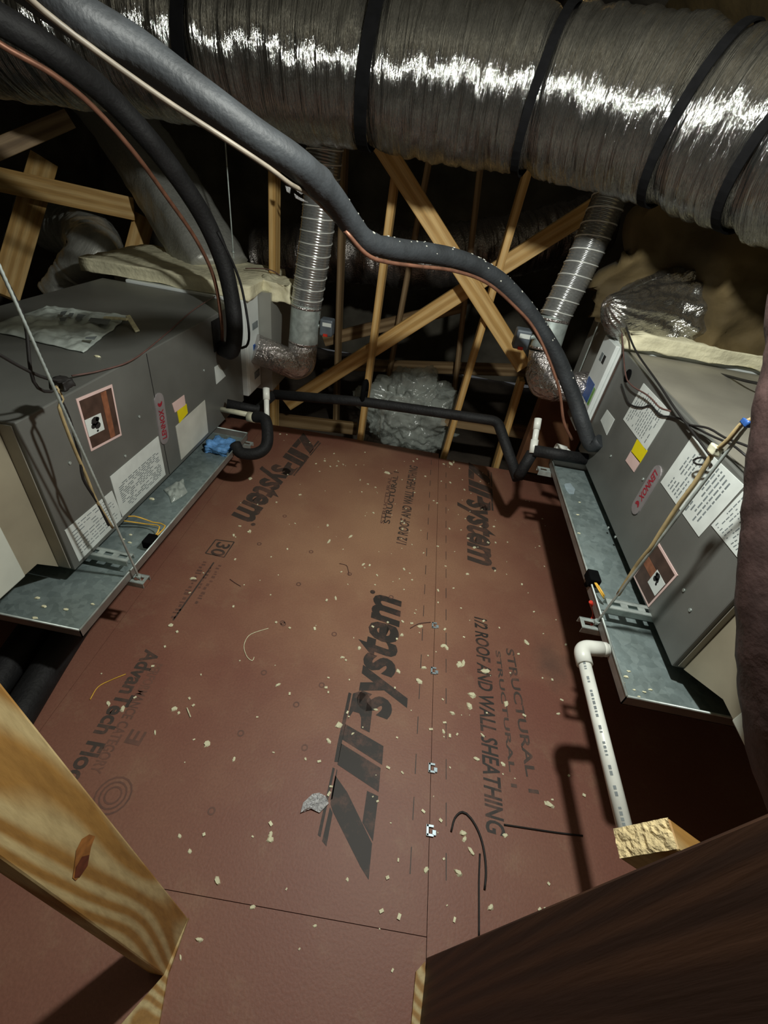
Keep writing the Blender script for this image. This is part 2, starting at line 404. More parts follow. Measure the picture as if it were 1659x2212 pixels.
# ---- print on the panels
LIFT = 0.0006
def ipoly(name, polys_px, mat, parent, xf=None):
    V = []; F_ = []
    for poly in polys_px:
        b = len(V)
        for q in poly:
            w = pz(q[0], q[1]) if xf is None else xf(pz(q[0], q[1]))
            V.append(w + Vector((0, 0, LIFT)))
        F_.append(tuple(range(b, b + len(poly))))
    return mesh_obj(name, V, F_, mat, parent)
def zz(*pts): return [(560 + x / 2.9625, 1250 + y / 2.9625) for x, y in pts]
ZIP = [zz((486, 1258), (565, 1370), (722, 1695), (700, 1928), (648, 1845), (470, 1490), (455, 1440)),
       zz((690, 1358), (762, 1392), (727, 1682), (660, 1560)),
       zz((470, 1500), (452, 1462), (402, 1680), (430, 1714)),
       zz((470, 1208), (484, 1215), (392, 1655), (374, 1640)),
       zz((496, 1220), (500, 1226), (468, 1410), (452, 1420)),
       zz((525, 1055), (777, 1212), (764, 1366), (500, 1190)),
       zz((550, 930), (795, 1072), (786, 1192), (532, 1030)),
       zz((572, 728), (590, 735), (505, 1175), (480, 1172), (500, 1060)),
       zz((600, 735), (640, 722), (690, 735), (640, 800), (600, 850), (575, 890), (565, 900)),
       zz((690, 735), (716, 775), (722, 850), (706, 985), (650, 958), (652, 890), (640, 862), (600, 850), (640, 800))]
def mirror_logo(px_from, px_to, ang_to_px):
    """rigid half-turn placing of the main logo: px_from (main) lands on px_to, direction towards ang_to_px"""
    a = pz(*zz((700, 1928))[0]); b = pz(*zz((780, 70))[0]); A = pz(*px_to); B = pz(*ang_to_px)
    d0 = (b - a); d1 = (B - A); s = d1.length / d0.length; th = math.atan2(d1.y, d1.x) - math.atan2(d0.y, d0.x)
    R = Matrix.Rotation(th, 3, 'Z')
    return lambda p: A + R @ ((p - a) * s)
def system_word(parent, mat, xf=None):
    o0 = pz(*zz((838, 905))[0]); o1 = pz(*zz((912, 128))[0])
    adv = (o1 - o0).normalized(); up = Vector((-adv.y, adv.x, 0)); hgt = 0.215
    if xf:
        p0 = xf(o0); p1 = xf(o1); sc = (p1 - p0).length / (o1 - o0).length; adv = (p1 - p0).normalized(); up = Vector((-adv.y, adv.x, 0)); o0 = p0; hgt *= sc; L = (p1 - p0).length
    else: L = (o1 - o0).length
    lettering('printed_word', 'system', o0 - up * hgt * 0.26, adv, up, L, hgt, mat, parent, LIFT, 0.25, 0.035)
    # small dot after the word
    c = o0 + adv * (L + 0.018 * L) + up * hgt * 0.62
    mesh_obj('printed_dot', [c + Vector((math.cos(t * .7854) * .012, math.sin(t * .7854) * .012, LIFT)) for t in range(8)], [tuple(range(8))], mat, parent)
ipoly('printed_logo', ZIP, 'ink_dark', panL); system_word(panL, 'ink_dark')
xf2 = mirror_logo(None, (1012, 998), (1052, 1232))
ipoly('printed_logo', ZIP, 'ink_mid', panR, xf2); system_word(panR, 'ink_mid', xf2)
xf3 = mirror_logo(None, (655, 935), (528, 1135))
ipoly('printed_logo', ZIP, 'ink_mid', panL, xf3); system_word(panL, 'ink_mid', xf3)
def floor_text(body, p0, p1, height, mat, parent, shear=0.0, bold=0.02, space=1.0):
    a, b = pz(*p0), pz(*p1); adv = (b - a).normalized(); up = Vector((-adv.y, adv.x, 0))
    return lettering('printed_text', body, a, adv, up, (b - a).length, height, mat, parent, LIFT, shear, bold, space)
floor_text('1/2 ROOF AND WALL SHEATHING', (1024, 1332), (1050, 1800), 0.058, 'ink_dark', panR, 0.15)
floor_text('STRUCTURAL 1', (1092, 1400), (1142, 1712), 0.034, 'ink_mid', panR)
floor_text('STRUCTURAL 1', (1070, 1405), (1104, 1700), 0.020, 'ink_mid', panR)
floor_text('1/2 ROOF AND WALL SHEATHING', (878, 1178), (903, 1008), 0.055, 'ink_mid', panL, 0.1)
floor_text('STRUCTURAL 1', (842, 1132), (862, 1020), 0.034, 'ink_mid', panL)
floor_text('STRUCTURAL 1', (830, 1132), (848, 1022), 0.022, 'ink_faint', panL)
floor_text('AdvanTech Flooring', (305, 1400), (60, 1780), 0.075, 'ink_mid', panL, 0, 0.03)
floor_text('PERFORMANCE CATEGORY', (332, 1432), (192, 1668), 0.034, 'ink_faint', panL)
floor_text('30', (471, 1170), (451, 1197), 0.066, 'ink_mid', panL)
fr = [pz(*q) for q in ((444, 1195), (466, 1166), (506, 1171), (484, 1204))]
mb = MB()
for i in range(4):
    a, b = fr[i], fr[(i + 1) % 4]; d = (b - a).normalized(); w = Vector((-d.y, d.x, 0)) * 0.003
    mb.add([p + Vector((0, 0, LIFT)) for p in (a - w, b - w, b + w, a + w)], [(0, 1, 2, 3)])
a, b = pz(462, 1215), pz(374, 1340); d = (b - a).normalized(); w = Vector((-d.y, d.x, 0)) * 0.0035
mb.add([p + Vector((0, 0, LIFT)) for p in (a - w, b - w, b + w, a + w)], [(0, 1, 2, 3)])
mb.build('printed_frame', 'ink_mid', panL)
rt_ = random.Random(21)
def worn_line(p0, p1, hgt, parent):      # print too worn to read: rubbed strokes
    a, b = pz(*p0), pz(*p1); d = (b - a).normalized(); up = Vector((-d.y, d.x, 0)); L = (b - a).length; q = 0; mb = MB()
    while q < L:
        w = rt_.uniform(.006, .016); h0 = rt_.uniform(0, .4) * hgt; h1 = rt_.uniform(.6, 1) * hgt
        mb.add([a + d * q + up * h0 + Vector((0, 0, LIFT)), a + d * (q + w) + up * h0 + Vector((0, 0, LIFT)), a + d * (q + w) + up * h1 + Vector((0, 0, LIFT)), a + d * q + up * h1 + Vector((0, 0, LIFT))], [(0, 1, 2, 3)]); q += w + rt_.uniform(.004, .014)
    mb.build('worn_print', 'ink_faint', parent)
worn_line((436, 1212), (364, 1338), .026, panL); worn_line((470, 1220), (420, 1300), .022, panL); worn_line((452, 1225), (425, 1268), .018, panL)
floor_text('E', (300, 1612), (318, 1582), 0.05, 'ink_faint', panL)
# nailing circles, the nail lines beside the seam, an oval stamp
def ring_px(px, py, r, w, mat, parent, name='printed_circle'):
    c = pz(px, py); n = 16; V = []
    for rr in (r, r - w):
        V += [c + Vector((math.cos(2 * math.pi * i / n) * rr, math.sin(2 * math.pi * i / n) * rr, LIFT)) for i in range(n)]
    mesh_obj(name, V, [(i, (i + 1) % n, (i + 1) % n + n, i + n) for i in range(n)], mat, parent)
for q in ((672, 1192), (560, 1175), (612, 1348), (722, 1370), (645, 1262), (570, 1453), (520, 1584), (457, 1752), (695, 1480), (658, 1615), (615, 1115), (610, 1345), (845, 1290), (640, 1522), (755, 1240)):
    ring_px(q[0], q[1], 0.011, 0.0045, 'ink_faint', panL)
for i in range(3): ring_px(244, 1718, 0.05 - .013 * i, 0.005, 'ink_faint', panL, 'printed_oval')
mb = MB(); mb2 = MB()
for i in range(19):
    v0 = 0.12 + i * 0.128
    mb.add([P2(u, v0 + dv, LIFT) for u, dv in ((-.052, 0), (-.049, 0), (-.049, .062), (-.052, .062))], [(0, 1, 2, 3)])
    mb2.add([P2(u, v0 + dv, LIFT) for u, dv in ((.048, 0), (.051, 0), (.051, .062), (.048, .062))], [(0, 1, 2, 3)])
mb.build('printed_dashes', 'ink_mid', panL); mb2.build('printed_dashes', 'ink_mid', panR)

# ================================================================== FLOOR CLUTTER
H_CLIPS = [(937, 1352), (935, 1450), (931, 1660), (927, 1795)]
ord_ = ['farthest', 'second farthest', 'second nearest', 'nearest']
for i, q in enumerate(H_CLIPS):
    c = pz(*q); s_ = 0.012
    t = thing('panel_clip', f'bright metal panel edge clip in the floor seam, {ord_[i]} of four', 'clip', 'metal clips along the floor seam')
    mb = MB()
    mb.obox(c + Vector((-.006, .0, .004)), su * .003, sv * .014, Vector((0, 0, .003)))
    for s2 in (-1, 1): mb.obox(c + sv * (s2 * .0115) + Vector((.002, 0, .004)), su * .010, sv * .0028, Vector((0, 0, .003)))
    mb.build('bracket', 'clip_metal', t)
    MB().obox(c + su * .014 + sv * -.004 + Vector((0, 0, .004)), su * .006, sv * .007, Vector((0, 0, .003))).build('tab', 'clip_metal', t, bevel=.001, seg=1)
    settle(t, c)
# pale wood chips: a few shapes copied about
def chip_mesh(seed):
    rnd = random.Random(seed); n = 7; V = []
    for z, k_ in ((0.0003, 1.0), (rnd.uniform(.35, .7), .72)):
        for i in range(n):
            a = 2 * math.pi * i / n; r = rnd.uniform(.7, 1.2) * k_
            V.append((math.cos(a) * r, math.sin(a) * r * rnd.uniform(.6, 1), z))
    F_ = [tuple(range(n - 1, -1, -1)), tuple(range(n, 2 * n))] + [(i, (i + 1) % n, (i + 1) % n + n, i + n) for i in range(n)]
    me = bpy.data.meshes.new('wood_chip'); me.from_pydata(V, [], F_); me.materials.append(MATS['chip']); return me
CM = [chip_mesh(i) for i in range(6)]
CHIPS = [(732, 1566, 9), (762, 1585, 5), (447, 1607, 8), (417, 1250, 7), (993, 1436, 9), (1001, 1432, 8), (1049, 1451, 9), (1020, 1502, 8), (1013, 1525, 8), (905, 1471, 7), (915, 1443, 6),
         (1187, 1738, 10), (1137, 1389, 8), (958, 1395, 6), (964, 1399, 5), (1093, 1520, 8), (1205, 1542, 5), (585, 1803, 8), (583, 1815, 8), (388, 1806, 6), (410, 1839, 6), (470, 1903, 8), (431, 2030, 7),
         (376, 1532, 6), (386, 1540, 4), (265, 1532, 6), (234, 1520, 6), (368, 1351, 6), (506, 1640, 5), (990, 1886, 10), (1000, 1800, 8), (1018, 1840, 9), (1003, 1812, 6), (1060, 1960, 8), (908, 1354, 6), (868, 1372, 5),
         (974, 1002, 7), (980, 998, 5), (836, 1022, 6), (711, 1170, 6), (757, 1159, 6), (708, 1135, 4), (725, 1292, 5), (785, 1219, 4), (540, 1034, 6), (540, 1148, 5), (335, 1583, 5), (958, 1580, 6), (977, 1541, 6),
         (1042, 1588, 5), (1030, 1640, 6), (1086, 1650, 5), (1091, 1805, 6), (740, 1420, 5), (860, 1450, 5), (776, 1400, 5), (1010, 1240, 4), (1025, 1183, 5), (812, 1533, 6), (710, 1600, 6), (600, 1480, 5), (660, 1640, 4), (920, 1880, 6), (750, 1900, 5), (680, 2000, 5), (1068, 2018, 6), (390, 2068, 5), (545, 1960, 5)]
rc = random.Random(3)
for (x, y, r) in CHIPS:
    c = pz(x, y); o = bpy.data.objects.new('wood_chip', CM[rc.randrange(6)]); COL.objects.link(o)
    dep = (c - CAM).dot(_f); s_ = r * dep / FPX * 1.1
    o.location = c + Vector((0, 0, 0.0004)); o.rotation_euler = (0, 0, rc.uniform(0, 6.28)); o.scale = (s_ * rc.uniform(.8, 1.2), s_ * rc.uniform(.5, 1), s_ * .6)
    tag(o, 'pale wood chip scattered on the red-brown floor panels', 'wood chip', 'pale chips scattered on the floor')
mb = MB(); rd = random.Random(11)
for i in range(260):
    x = rd.gauss(0.15, .35) if i % 2 else rd.uniform(-.9, .9); y = rd.uniform(.15, 2.6)
    if not -.93 < x < .95: continue
    s_ = rd.uniform(.0012, .0042); c = Vector((x, y, s_ * .5 + .0006)); a = rd.uniform(0, 3.14); d = Vector((math.cos(a), math.sin(a), 0)); e = Vector((-d.y, d.x, 0))
    mb.obox(c, d * s_ * rd.uniform(1, 2), e * s_, Vector((0, 0, s_ * .4)))
tag(mb.build('sawdust', 'chip'), 'fine pale sawdust crumbs strewn over the red-brown floor', 'sawdust', kind='stuff')
# foil scrap
pts = [pz(*q) for q in ((649, 1757), (655, 1735), (675, 1717), (690, 1714), (703, 1722), (710, 1737), (690, 1757), (672, 1748), (660, 1752))]
cen = sum(pts, Vector()) / len(pts); V = []; F_ = []; m = len(pts)
rings = [1.0, .75, .5, .25]
for ri, q in enumerate(rings):
    for p in pts: V.append(cen + (p - cen) * q + Vector((0, 0, .003 + random.uniform(0, .007))))
V.append(cen + Vector((0, 0, .009)))
for ri in range(3):
    for i in range(m): F_.append((ri * m + i, ri * m + (i + 1) % m, (ri + 1) * m + (i + 1) % m, (ri + 1) * m + i))
for i in range(m): F_.append((3 * m + i, 3 * m + (i + 1) % m, 4 * m))
o = mesh_obj('foil_scrap', V, F_, 'foil_scrap'); sm = o.modifiers.new('thick', 'SOLIDIFY'); sm.thickness = .0015
tag(o, 'torn scrap of crinkled bright foil on the floor beside the large printed logo', 'foil scrap')
def floor_wire(name, pts, r, mat, label, cat='wire', lift=None):
    return tag(wire(name, [pz(x, y) + Vector((0, 0, (lift or r) + .0008)) for x, y in pts], r, mat, step=.01), label, cat)
floor_wire('wire_offcut', [(974, 1797), (982, 1768), (998, 1755), (1016, 1768), (1034, 1800), (1045, 1840), (1049, 1885), (1046, 1922)], .0032, 'black_wire', 'black bent wire offcut curling on the floor near the right post')
floor_wire('wire_offcut', [(1036, 1845), (1034, 1900), (1034, 1960), (1034, 2022)], .0026, 'black_wire', 'straight dark wire lying along the floor toward the camera')
floor_wire('wire_offcut', [(1088, 1782), (1140, 1790), (1200, 1799), (1258, 1806)], .0024, 'black_wire', 'straight dark wire lying across the floor under the white drain pipe')
floor_wire('fiber_strand', [(580, 1358), (548, 1368), (534, 1378), (527, 1398), (534, 1420), (545, 1428), (549, 1420)], .0015, 'chip', 'pale curled fibre strand on the middle of the floor', 'fibre')
floor_wire('fiber_strand', [(272, 1457), (240, 1470), (212, 1485), (195, 1512)], .0018, 'yellow_wire', 'yellowish curved strand over the faded flooring print on the left', 'fibre')
floor_wire('wire_offcut', [(733, 1218), (748, 1222), (752, 1232), (754, 1243)], .0015, 'brown_wire', 'tiny bent brown wire on the far middle floor')
floor_wire('wire_offcut', [(497, 1252), (508, 1260), (520, 1267)], .0017, 'brown_wire', 'tiny straight brown wire left of the floor middle')
floor_wire('wire_offcut', [(886, 1358), (905, 1348), (930, 1345)], .0018, 'brown_wire', 'thin brown wire beside the farthest seam clip')
floor_wire('splinter', [(404, 1530), (412, 1550)], .0022, 'chip', 'thin pale splinter on the left floor near a round pale chip', 'splinter')
# ================================================================== DRAIN PANS
XL, XR = -1.01, 0.80                        # the two cabinet faces
ZL, ZR = 0.26, 0.50                         # the two pan bottoms' heights
def pan(name, x_in, x_out, y0, y1, z, label, side):
    t = thing(name, label, 'drain pan', 'galvanized drain pans under the furnaces')
    hgt = 0.036; th = 0.0015; s = 1 if x_out > x_in else -1
    xa, xb = min(x_in, x_out), max(x_in, x_out)
    MB().box((xa, y0, z), (xb, y1, z + .002)).build('base', 'galvanized', t)
    lips = [((x_in, y0, z), (x_in + s * .0025, y1, z + hgt)), ((x_out - s * .0025, y0, z), (x_out, y1, z + hgt)), ((xa, y0, z), (xb, y0 + .0025, z + hgt)), ((xa, y1 - .0025, z), (xb, y1, z + hgt))]
    for lo_, hi in lips:
        l2 = tuple(min(a, b) for a, b in zip(lo_, hi)); h2 = tuple(max(a, b) for a, b in zip(lo_, hi))
        MB().box(l2, h2).build('side_wall', 'sheet_pan_side', t)
    # rolled hem
    rim = [(xa, y0, z + hgt), (xb, y0, z + hgt), (xb, y1, z + hgt), (xa, y1, z + hgt), (xa, y0, z + hgt)]
    for i in range(4): tube('rolled_hem', [rim[i], rim[i + 1]], .0034, 'zinc', t, 8, straight=True)
    return settle(t, ((xa + xb) / 2, (y0 + y1) / 2, z))
pan('drain_pan', -0.868, -1.74, 0.715, 2.02, ZL, 'galvanized drain pan under the left furnace with blue rag in it', 'L')
pan('drain_pan', 0.656, 1.52, 0.70, 1.92, ZR, 'galvanized drain pan under the right furnace with white drain pipe', 'R')

# ================================================================== STRUT CHANNELS, HANGER RODS
def strut(x0, x1, y, z, label, group):
    """U channel with slotted holes lying under the pan / cabinet"""
    t = thing('strut_channel', label, 'strut channel', group); w = .0205
    xa, xb = min(x0, x1), max(x0, x1)
    for s in (-1, 1): MB().box((xa, y + s * w - .0012, z), (xb, y + s * w + .0012, z + .022)).build('flange', 'zinc', t)
    # web made as a ladder so that the slots are real openings
    n = max(3, int((xb - xa) / .05)); mb = MB(); st = (xb - xa) / n
    mb.box((xa, y - w, z + .020), (xb, y - w * .38, z + .022)); mb.box((xa, y + w * .38, z + .020), (xb, y + w, z + .022))
    for i in range(n + 1):
        xx = xa + i * st; mb.box((max(xa, xx - .011), y - w * .4, z + .020), (min(xb, xx + .011), y + w * .4, z + .022))
    mb.build('slotted_web', 'zinc', t)
    return settle(t, ((xa + xb) / 2, y, z))
nubL = pz(305, 1250, ZL); nubR = pz(1268, 1345, ZR)
strut(nubL.x + .018, -1.76, nubL.y, ZL - .0235, 'slotted steel channel carrying the front end of the left drain pan', 'strut channels under the pans')
strut(nubR.x - .018, 1.56, nubR.y, ZR - .0235, 'slotted steel channel carrying the front end of the right drain pan', 'strut channels under the pans')
sL2 = pz(255, 1208, ZL + .04); sR2 = pz(1310, 1312, ZR + .04)
strut(-.885, XL - .70, sL2.y, ZL + .0375, 'slotted steel channel across the left pan under the furnace', 'strut channels across the pans')
strut(.672, XR + .70, sR2.y, ZR + .0375, 'slotted steel channel across the right pan under the furnace', 'strut channels across the pans')
strut(-.83, -1.76, 1.98, ZL - .0235, 'slotted steel channel carrying the far end of the left drain pan', 'strut channels under the pans')
strut(.60, 1.56, 1.86, ZR - .0235, 'slotted steel channel carrying the far end of the right drain pan', 'strut channels under the pans')
def rod(a, b, label, r=.0036):
    t = thing('hanger_rod', label, 'hanger rod', 'steel hanger rods')
    n = int((Vector(b) - Vector(a)).length / .006); path = straight_path(a, b, (Vector(b) - Vector(a)).length / n)
    v, f, uv = sweep(path, lambda q: r, 8, lambda s, an: .10 * math.sin(s / .006 * math.pi))
    mesh_obj('threaded_shaft', v, f, 'zinc', t, None, True)
    A = Vector(a) + (Vector(b) - Vector(a)).normalized() * .03
    tube('nut', [A, A + Vector((0, 0, .008))], .0095, 'zinc', t, 6, straight=True)
    return settle(t, a)
rod((nubL.x - .004, nubL.y, ZL - .02), Vector((nubL.x - .004, nubL.y, ZL - .02)).lerp(pxx(5, 590, nubL.x - .03), 1.9), 'thin threaded rod hanging the front of the left pan')
rod((nubR.x + .024, nubR.y, ZR - .02), Vector((nubR.x + .024, nubR.y, ZR - .02)).lerp(pxx(1640, 885, nubR.x + .045), 1.9), 'thin threaded rod with tan cable hanging the front of the right pan')
a = pyy(1228, 862, 2.44); b = pyy(1402, 425, 2.46)
rod(a, b + (b - a) * .35, 'thin steel rod rising from the far end of the right furnace to the trunk duct')
a = pyy(505, 560, 2.62); b = pyy(478, 190, 2.62)
rod(a, b + (b - a) * .3, 'thin steel rod hanging behind the left furnace plenum')

# ================================================================== FURNACES
def face_quad(px_list, x): return [pxx(p[0], p[1], x) for p in px_list]
def label_plate(name, quad, nrm, mat, parent, lift=.0012, th=.0008, off=0.0):
    n = Vector(nrm); return MB().prism([p + n * off for p in quad], n * (lift + th)).build(name, mat, parent)
def print_lines(quad, nrm, parent, rows, mat, seed, mx_=.12, off=.0024, along=0, fill=.55, frac=(0.08, .92)):
    """small rows of print as thin strips lying on a label; quad corners a,b,c,d"""
    rnd = random.Random(seed); a, b, c, d = quad; n = Vector(nrm) * off; mb = MB()
    def at(u, v): return (a.lerp(b, u)).lerp(d.lerp(c, u), v) + n
    for i in range(rows):
        v0 = frac[0] + (frac[1] - frac[0]) * i / rows; v1 = v0 + (frac[1] - frac[0]) / rows * fill; u = .08
        while u < .9:
            w = rnd.uniform(.03, mx_); 
            if rnd.random() < .8: mb.add([at(u, v0), at(min(.93, u + w), v0), at(min(.93, u + w), v1), at(u, v1)], [(0, 1, 2, 3)])
            u += w + .025
    return mb.build('print_rows', mat, parent)
def badge(ptop, pbot, x, nrm, width, parent, text_up):
    A, B = pxx(*ptop, x), pxx(*pbot, x); n = Vector(nrm); d = (B - A).normalized(); w = n.cross(d).normalized(); L = (B - A).length; r = width / 2
    pts = []
    for i in range(9): t = math.pi * i / 8; pts.append(A + d * r + w * (r * math.cos(t)) - d * (r * math.sin(t)))
    for i in range(9): t = math.pi * i / 8; pts.append(B - d * r - w * (r * math.cos(t)) + d * (r * math.sin(t)))
    o = MB().prism(pts, n * .004).build('badge', 'badge_silver', parent); o['label'] = 'silver oblong maker badge with red letters'
    adv = -d if text_up else d; up = n.cross(adv)
    start = (B if text_up else A) + adv * (L * .10)
    lettering('badge_letters', 'LENNOX', start - up * width * .27, adv, up, L * .60, width * .54, 'badge_red', o, .0046, .2, .03)
    c = start + adv * (L * .72)
    V = [c + adv * (math.cos(t) * width * .26) + up * (math.sin(t) * width * .26) + n * .0046 for t in [math.pi / 2 + math.pi * i / 8 for i in range(9)]]
    V += [c + adv * (math.cos(t) * width * .10 + .004) + up * (math.sin(t) * width * .16) + n * .0046 for t in [math.pi / 2 + math.pi * i / 8 for i in range(8, -1, -1)]]
    mesh_obj('badge_symbol', V, [(i, i + 1, 16 - i, 17 - i) for i in range(8)], 'badge_red', o)
def warn(quad, nrm, parent, flip):
    n = Vector(nrm); a, b, c, d = quad
    def at(u, v): return (a.lerp(b, u)).lerp(d.lerp(c, u), v)
    o = label_plate('warning_label', quad, nrm, 'label_pink', parent); o['label'] = 'brown framed diagram label'
    q = [at(.05, .05), at(.95, .05), at(.95, .95), at(.05, .95)]; label_plate('diagram_field', q, nrm, 'label_brown', o, off=.0014, lift=.0006)
    s0, s1 = flip
    q = [at(s0, .06), at(s1, .06), at(s1, .94), at(s0, .94)]; label_plate('diagram_stripe', q, nrm, 'label_rust', o, off=.0026, lift=.0004)
    return o, at
# ---- left furnace
FL = thing('furnace', 'grey horizontal furnace on the left, plastic bag lying on its top', 'furnace', 'twin furnaces facing each other')
LB, LT, LY0, LY1 = ZL + .062, 0.86, 0.905, 2.33
cab = MB().box((XL - .72, LY0, LB), (XL, LY1, LT)).build('cabinet', 'cabinet_grey', FL, bevel=.004)
MB().box((XL - .72, LY0 - .0035, LB + .01), (XL - .012, LY0 - .0005, LT - .01)).build('end_panel', 'cabinet_end', FL)
for yy in (1.50,):
    MB().box((XL - .005, yy - .0015, LB + .008), (XL + .0012, yy + .0015, LT - .006)).build('panel_seam', 'print_black', FL)
NL = (1, 0, 0)
q = face_quad([(163, 862), (241, 830), (262, 940), (196, 975)], XL); w_, at_ = warn(q, NL, FL, (.62, .78))
label_plate('pictogram_field', [at_(.04, .40), at_(.50, .40), at_(.50, .72), at_(.04, .72)], NL, 'paper', w_, off=.0030, lift=.0004)
mb = MB(); cc = at_(.30, .56)
for dy, dz, s_ in ((0, .012, .018), (.006, -.006, .014), (-.012, .0, .011), (.012, .014, .009), (0, -.022, .005)):
    mb.prism([cc + Vector((.0042, dy + math.cos(t * .7854) * s_, dz + math.sin(t * .7854) * s_ * .8)) for t in range(8)], (.0003, 0, 0))
mb.build('pictogram', 'print_black', w_)
q = face_quad([(237, 1030), (341, 942), (357, 1025), (262, 1118)], XL); o = label_plate('data_sheet', q, NL, 'paper', FL); print_lines(q, NL, o, 14, 'print_grey', 1, frac=(.30, .93), fill=.45); o['label'] = 'white printed instruction sheet'
q = face_quad([(139, 1146), (241, 1060), (264, 1118), (170, 1213)], XL); o = label_plate('wiring_sheet', q, NL, 'paper', FL); print_lines(q, NL, o, 9, 'print_grey', 2, fill=.25); o['label'] = 'white wiring diagram sheet'
q = face_quad([(379, 921), (442, 864), (449, 934), (391, 993)], XL); o = label_plate('blank_label', q, NL, 'paper_grey', FL)
q = face_quad([(382, 888), (402, 872), (405, 892), (387, 914)], XL); label_plate('yellow_sticker', q, NL, 'label_yellow', FL)
q = face_quad([(371, 872), (397, 853), (400, 874), (377, 891)], XL); label_plate('pink_sticker', q, NL, 'label_pink', FL, off=.0004)
q = face_quad([(463, 793), (472, 787), (487, 812), (467, 830)], XL); label_plate('small_sticker', q, NL, 'paper', FL)
badge((340, 849), (356, 958), XL, NL, .062, FL, True)
for q in ((300, 900), (270, 985), (440, 800), (150, 1000)):
    c = pxx(*q, XL); tube('screw', [c, c + Vector((.003, 0, 0))], .005, 'zinc', FL, 8, straight=True)
mk = MB().box((XL, 2.02, .70), (XL + .004, 2.10, .84)).build('coil_cover_plate', 'foam_rubber_dark', FL)
# white filter rack at the far end of the left furnace
MB().box((XL - .60, LY1 + .002, LB + .03), (XL + .030, LY1 + .20, LT + .012)).build('filter_rack', 'white_paint', FL, bevel=.006)
XW = XL + .033
MB().box((XL + .028, LY1 + .02, LB + .04), (XW, LY1 + .09, LT)).build('rack_door', 'white_paint', FL, bevel=.002)
for i, (z0, z1, m_) in enumerate(((.52, .62, 'label_blue'), (.42, .46, 'print_grey'), (.70, .735, 'print_grey'))):
    MB().box((XW - .004, LY1 + .10, z0), (XW + .0005, LY1 + .175, z1)).build('rack_label', m_, FL)
settle(FL, (XL - .36, 1.6, LB))
# ---- right furnace
FR = thing('furnace', 'grey horizontal furnace on the right with bare top and tall badge', 'furnace', 'twin furnaces facing each other')
RB, RT, RY0, RY1 = ZR + .052, 1.03, 0.81, 2.03
MB().box((XR, RY0, RB), (XR + .70, RY1, RT)).build('cabinet', 'cabinet_grey', FR, bevel=.004)
MB().box((XR + .012, RY0 - .0035, RB + .01), (XR + .69, RY0 - .0005, RT - .01)).build('end_panel', 'cabinet_end', FR)
MB().box((XR + .02, RY0 + .02, RT), (XR + .69, RY1 - .02, RT + .003)).build('top_panel', 'cabinet_end', FR)
NR = (-1, 0, 0)
q = face_quad([(1347, 906), (1391, 828), (1449, 890), (1397, 973)], XR); o = label_plate('caution_sheet', q, NR, 'paper', FR); print_lines(q, NR, o, 13, 'print_grey', 3, fill=.3); o['label'] = 'white caution sheet with close lines'
q = face_quad([(1364, 976), (1377, 949), (1399, 974), (1383, 1000)], XR); label_plate('yellow_sticker', q, NR, 'label_yellow', FR)
q = face_quad([(1352, 995), (1364, 974), (1384, 998), (1370, 1020)], XR); label_plate('pink_sticker', q, NR, 'label_pink', FR)
q = face_quad([(1298, 908), (1312, 885), (1328, 906), (1311, 940)], XR); label_plate('small_sticker', q, NR, 'paper', FR)
q = face_quad([(1428, 1042), (1496, 943), (1610, 1050), (1511, 1160)], XR); o = label_plate('data_sheet', q, NR, 'paper', FR); print_lines(q, NR, o, 13, 'print_grey', 4, fill=.35, frac=(.15, .9)); o['label'] = 'large white printed data sheet'
q = face_quad([(1538, 1135), (1606, 1062), (1690, 1150), (1594, 1204)], XR); o = label_plate('wiring_sheet', q, NR, 'paper', FR, off=.0002); print_lines(q, NR, o, 10, 'print_grey', 5, fill=.3)
q = face_quad([(1369, 1245), (1421, 1168), (1465, 1243), (1402, 1312)], XR); w_, at_ = warn(q, NR, FR, (.42, .62))
def atw(u, v): return at_(u, v)
label_plate('pictogram_field', [at_(.30, .52), at_(.66, .52), at_(.66, .94), at_(.30, .94)], NR, 'paper', w_, off=.0030, lift=.0004)
q = face_quad([(1402, 1238), (1421, 1226), (1441, 1265), (1421, 1285)], XR)
mb = MB(); cc = (q[0] + q[2]) / 2
for dy, dz, s_ in ((0, .008, .012), (.006, -.004, .009), (-.008, 0, .008), (.010, .010, .006), (-.012, -.010, .005)):
    mb.prism([cc + Vector((-.0042, dy + math.cos(t * .7854) * s_, dz + math.sin(t * .7854) * s_)) for t in range(8)], (-.0003, 0, 0))
mb.build('pictogram', 'print_black', w_)
badge((1428, 1008), (1368, 1108), XR, NR, .058, FR, False)
for q in ((1390, 1035), (1492, 1318), (1478, 1275), (1320, 985), (1315, 1140), (1330, 1160)):
    c = pxx(*q, XR); tube('screw', [c, c - Vector((.003, 0, 0))], .005, 'zinc', FR, 8, straight=True)
c = pxx(1357, 812, XR); tube('knockout_plug', [c, c - Vector((.004, 0, 0))], .026, 'strap_black', FR, 14, straight=True)
MB().box((XR - .012, RY1 + .002, RB + .10), (XR + .60, RY1 + .21, RT + .015)).build('filter_rack', 'white_paint', FR, bevel=.006)
MB().box((XR - .030, RY1 + .012, RB + .14), (XR - .012, RY1 + .19, RT + .008)).build('rack_door', 'white_paint', FR, bevel=.003)
for (y0, y1, z0, z1, m_) in ((.06, .175, .76, .85, 'label_blue'), (.028, .055, .76, .84, 'label_green'), (.07, .10, .94, .975, 'print_black'), (.11, .14, .94, .975, 'print_grey')):
    MB().box((XR - .0312, RY1 + y0, z0), (XR - .0295, RY1 + y1, z1)).build('rack_label', m_, FR)
MB().box((XR - .004, RY1 - .014, RB + .12), (XR, RY1 - .002, RT - .01)).build('coil_slot', 'label_brown', FR)
settle(FR, (XR + .35, 1.45, RB))

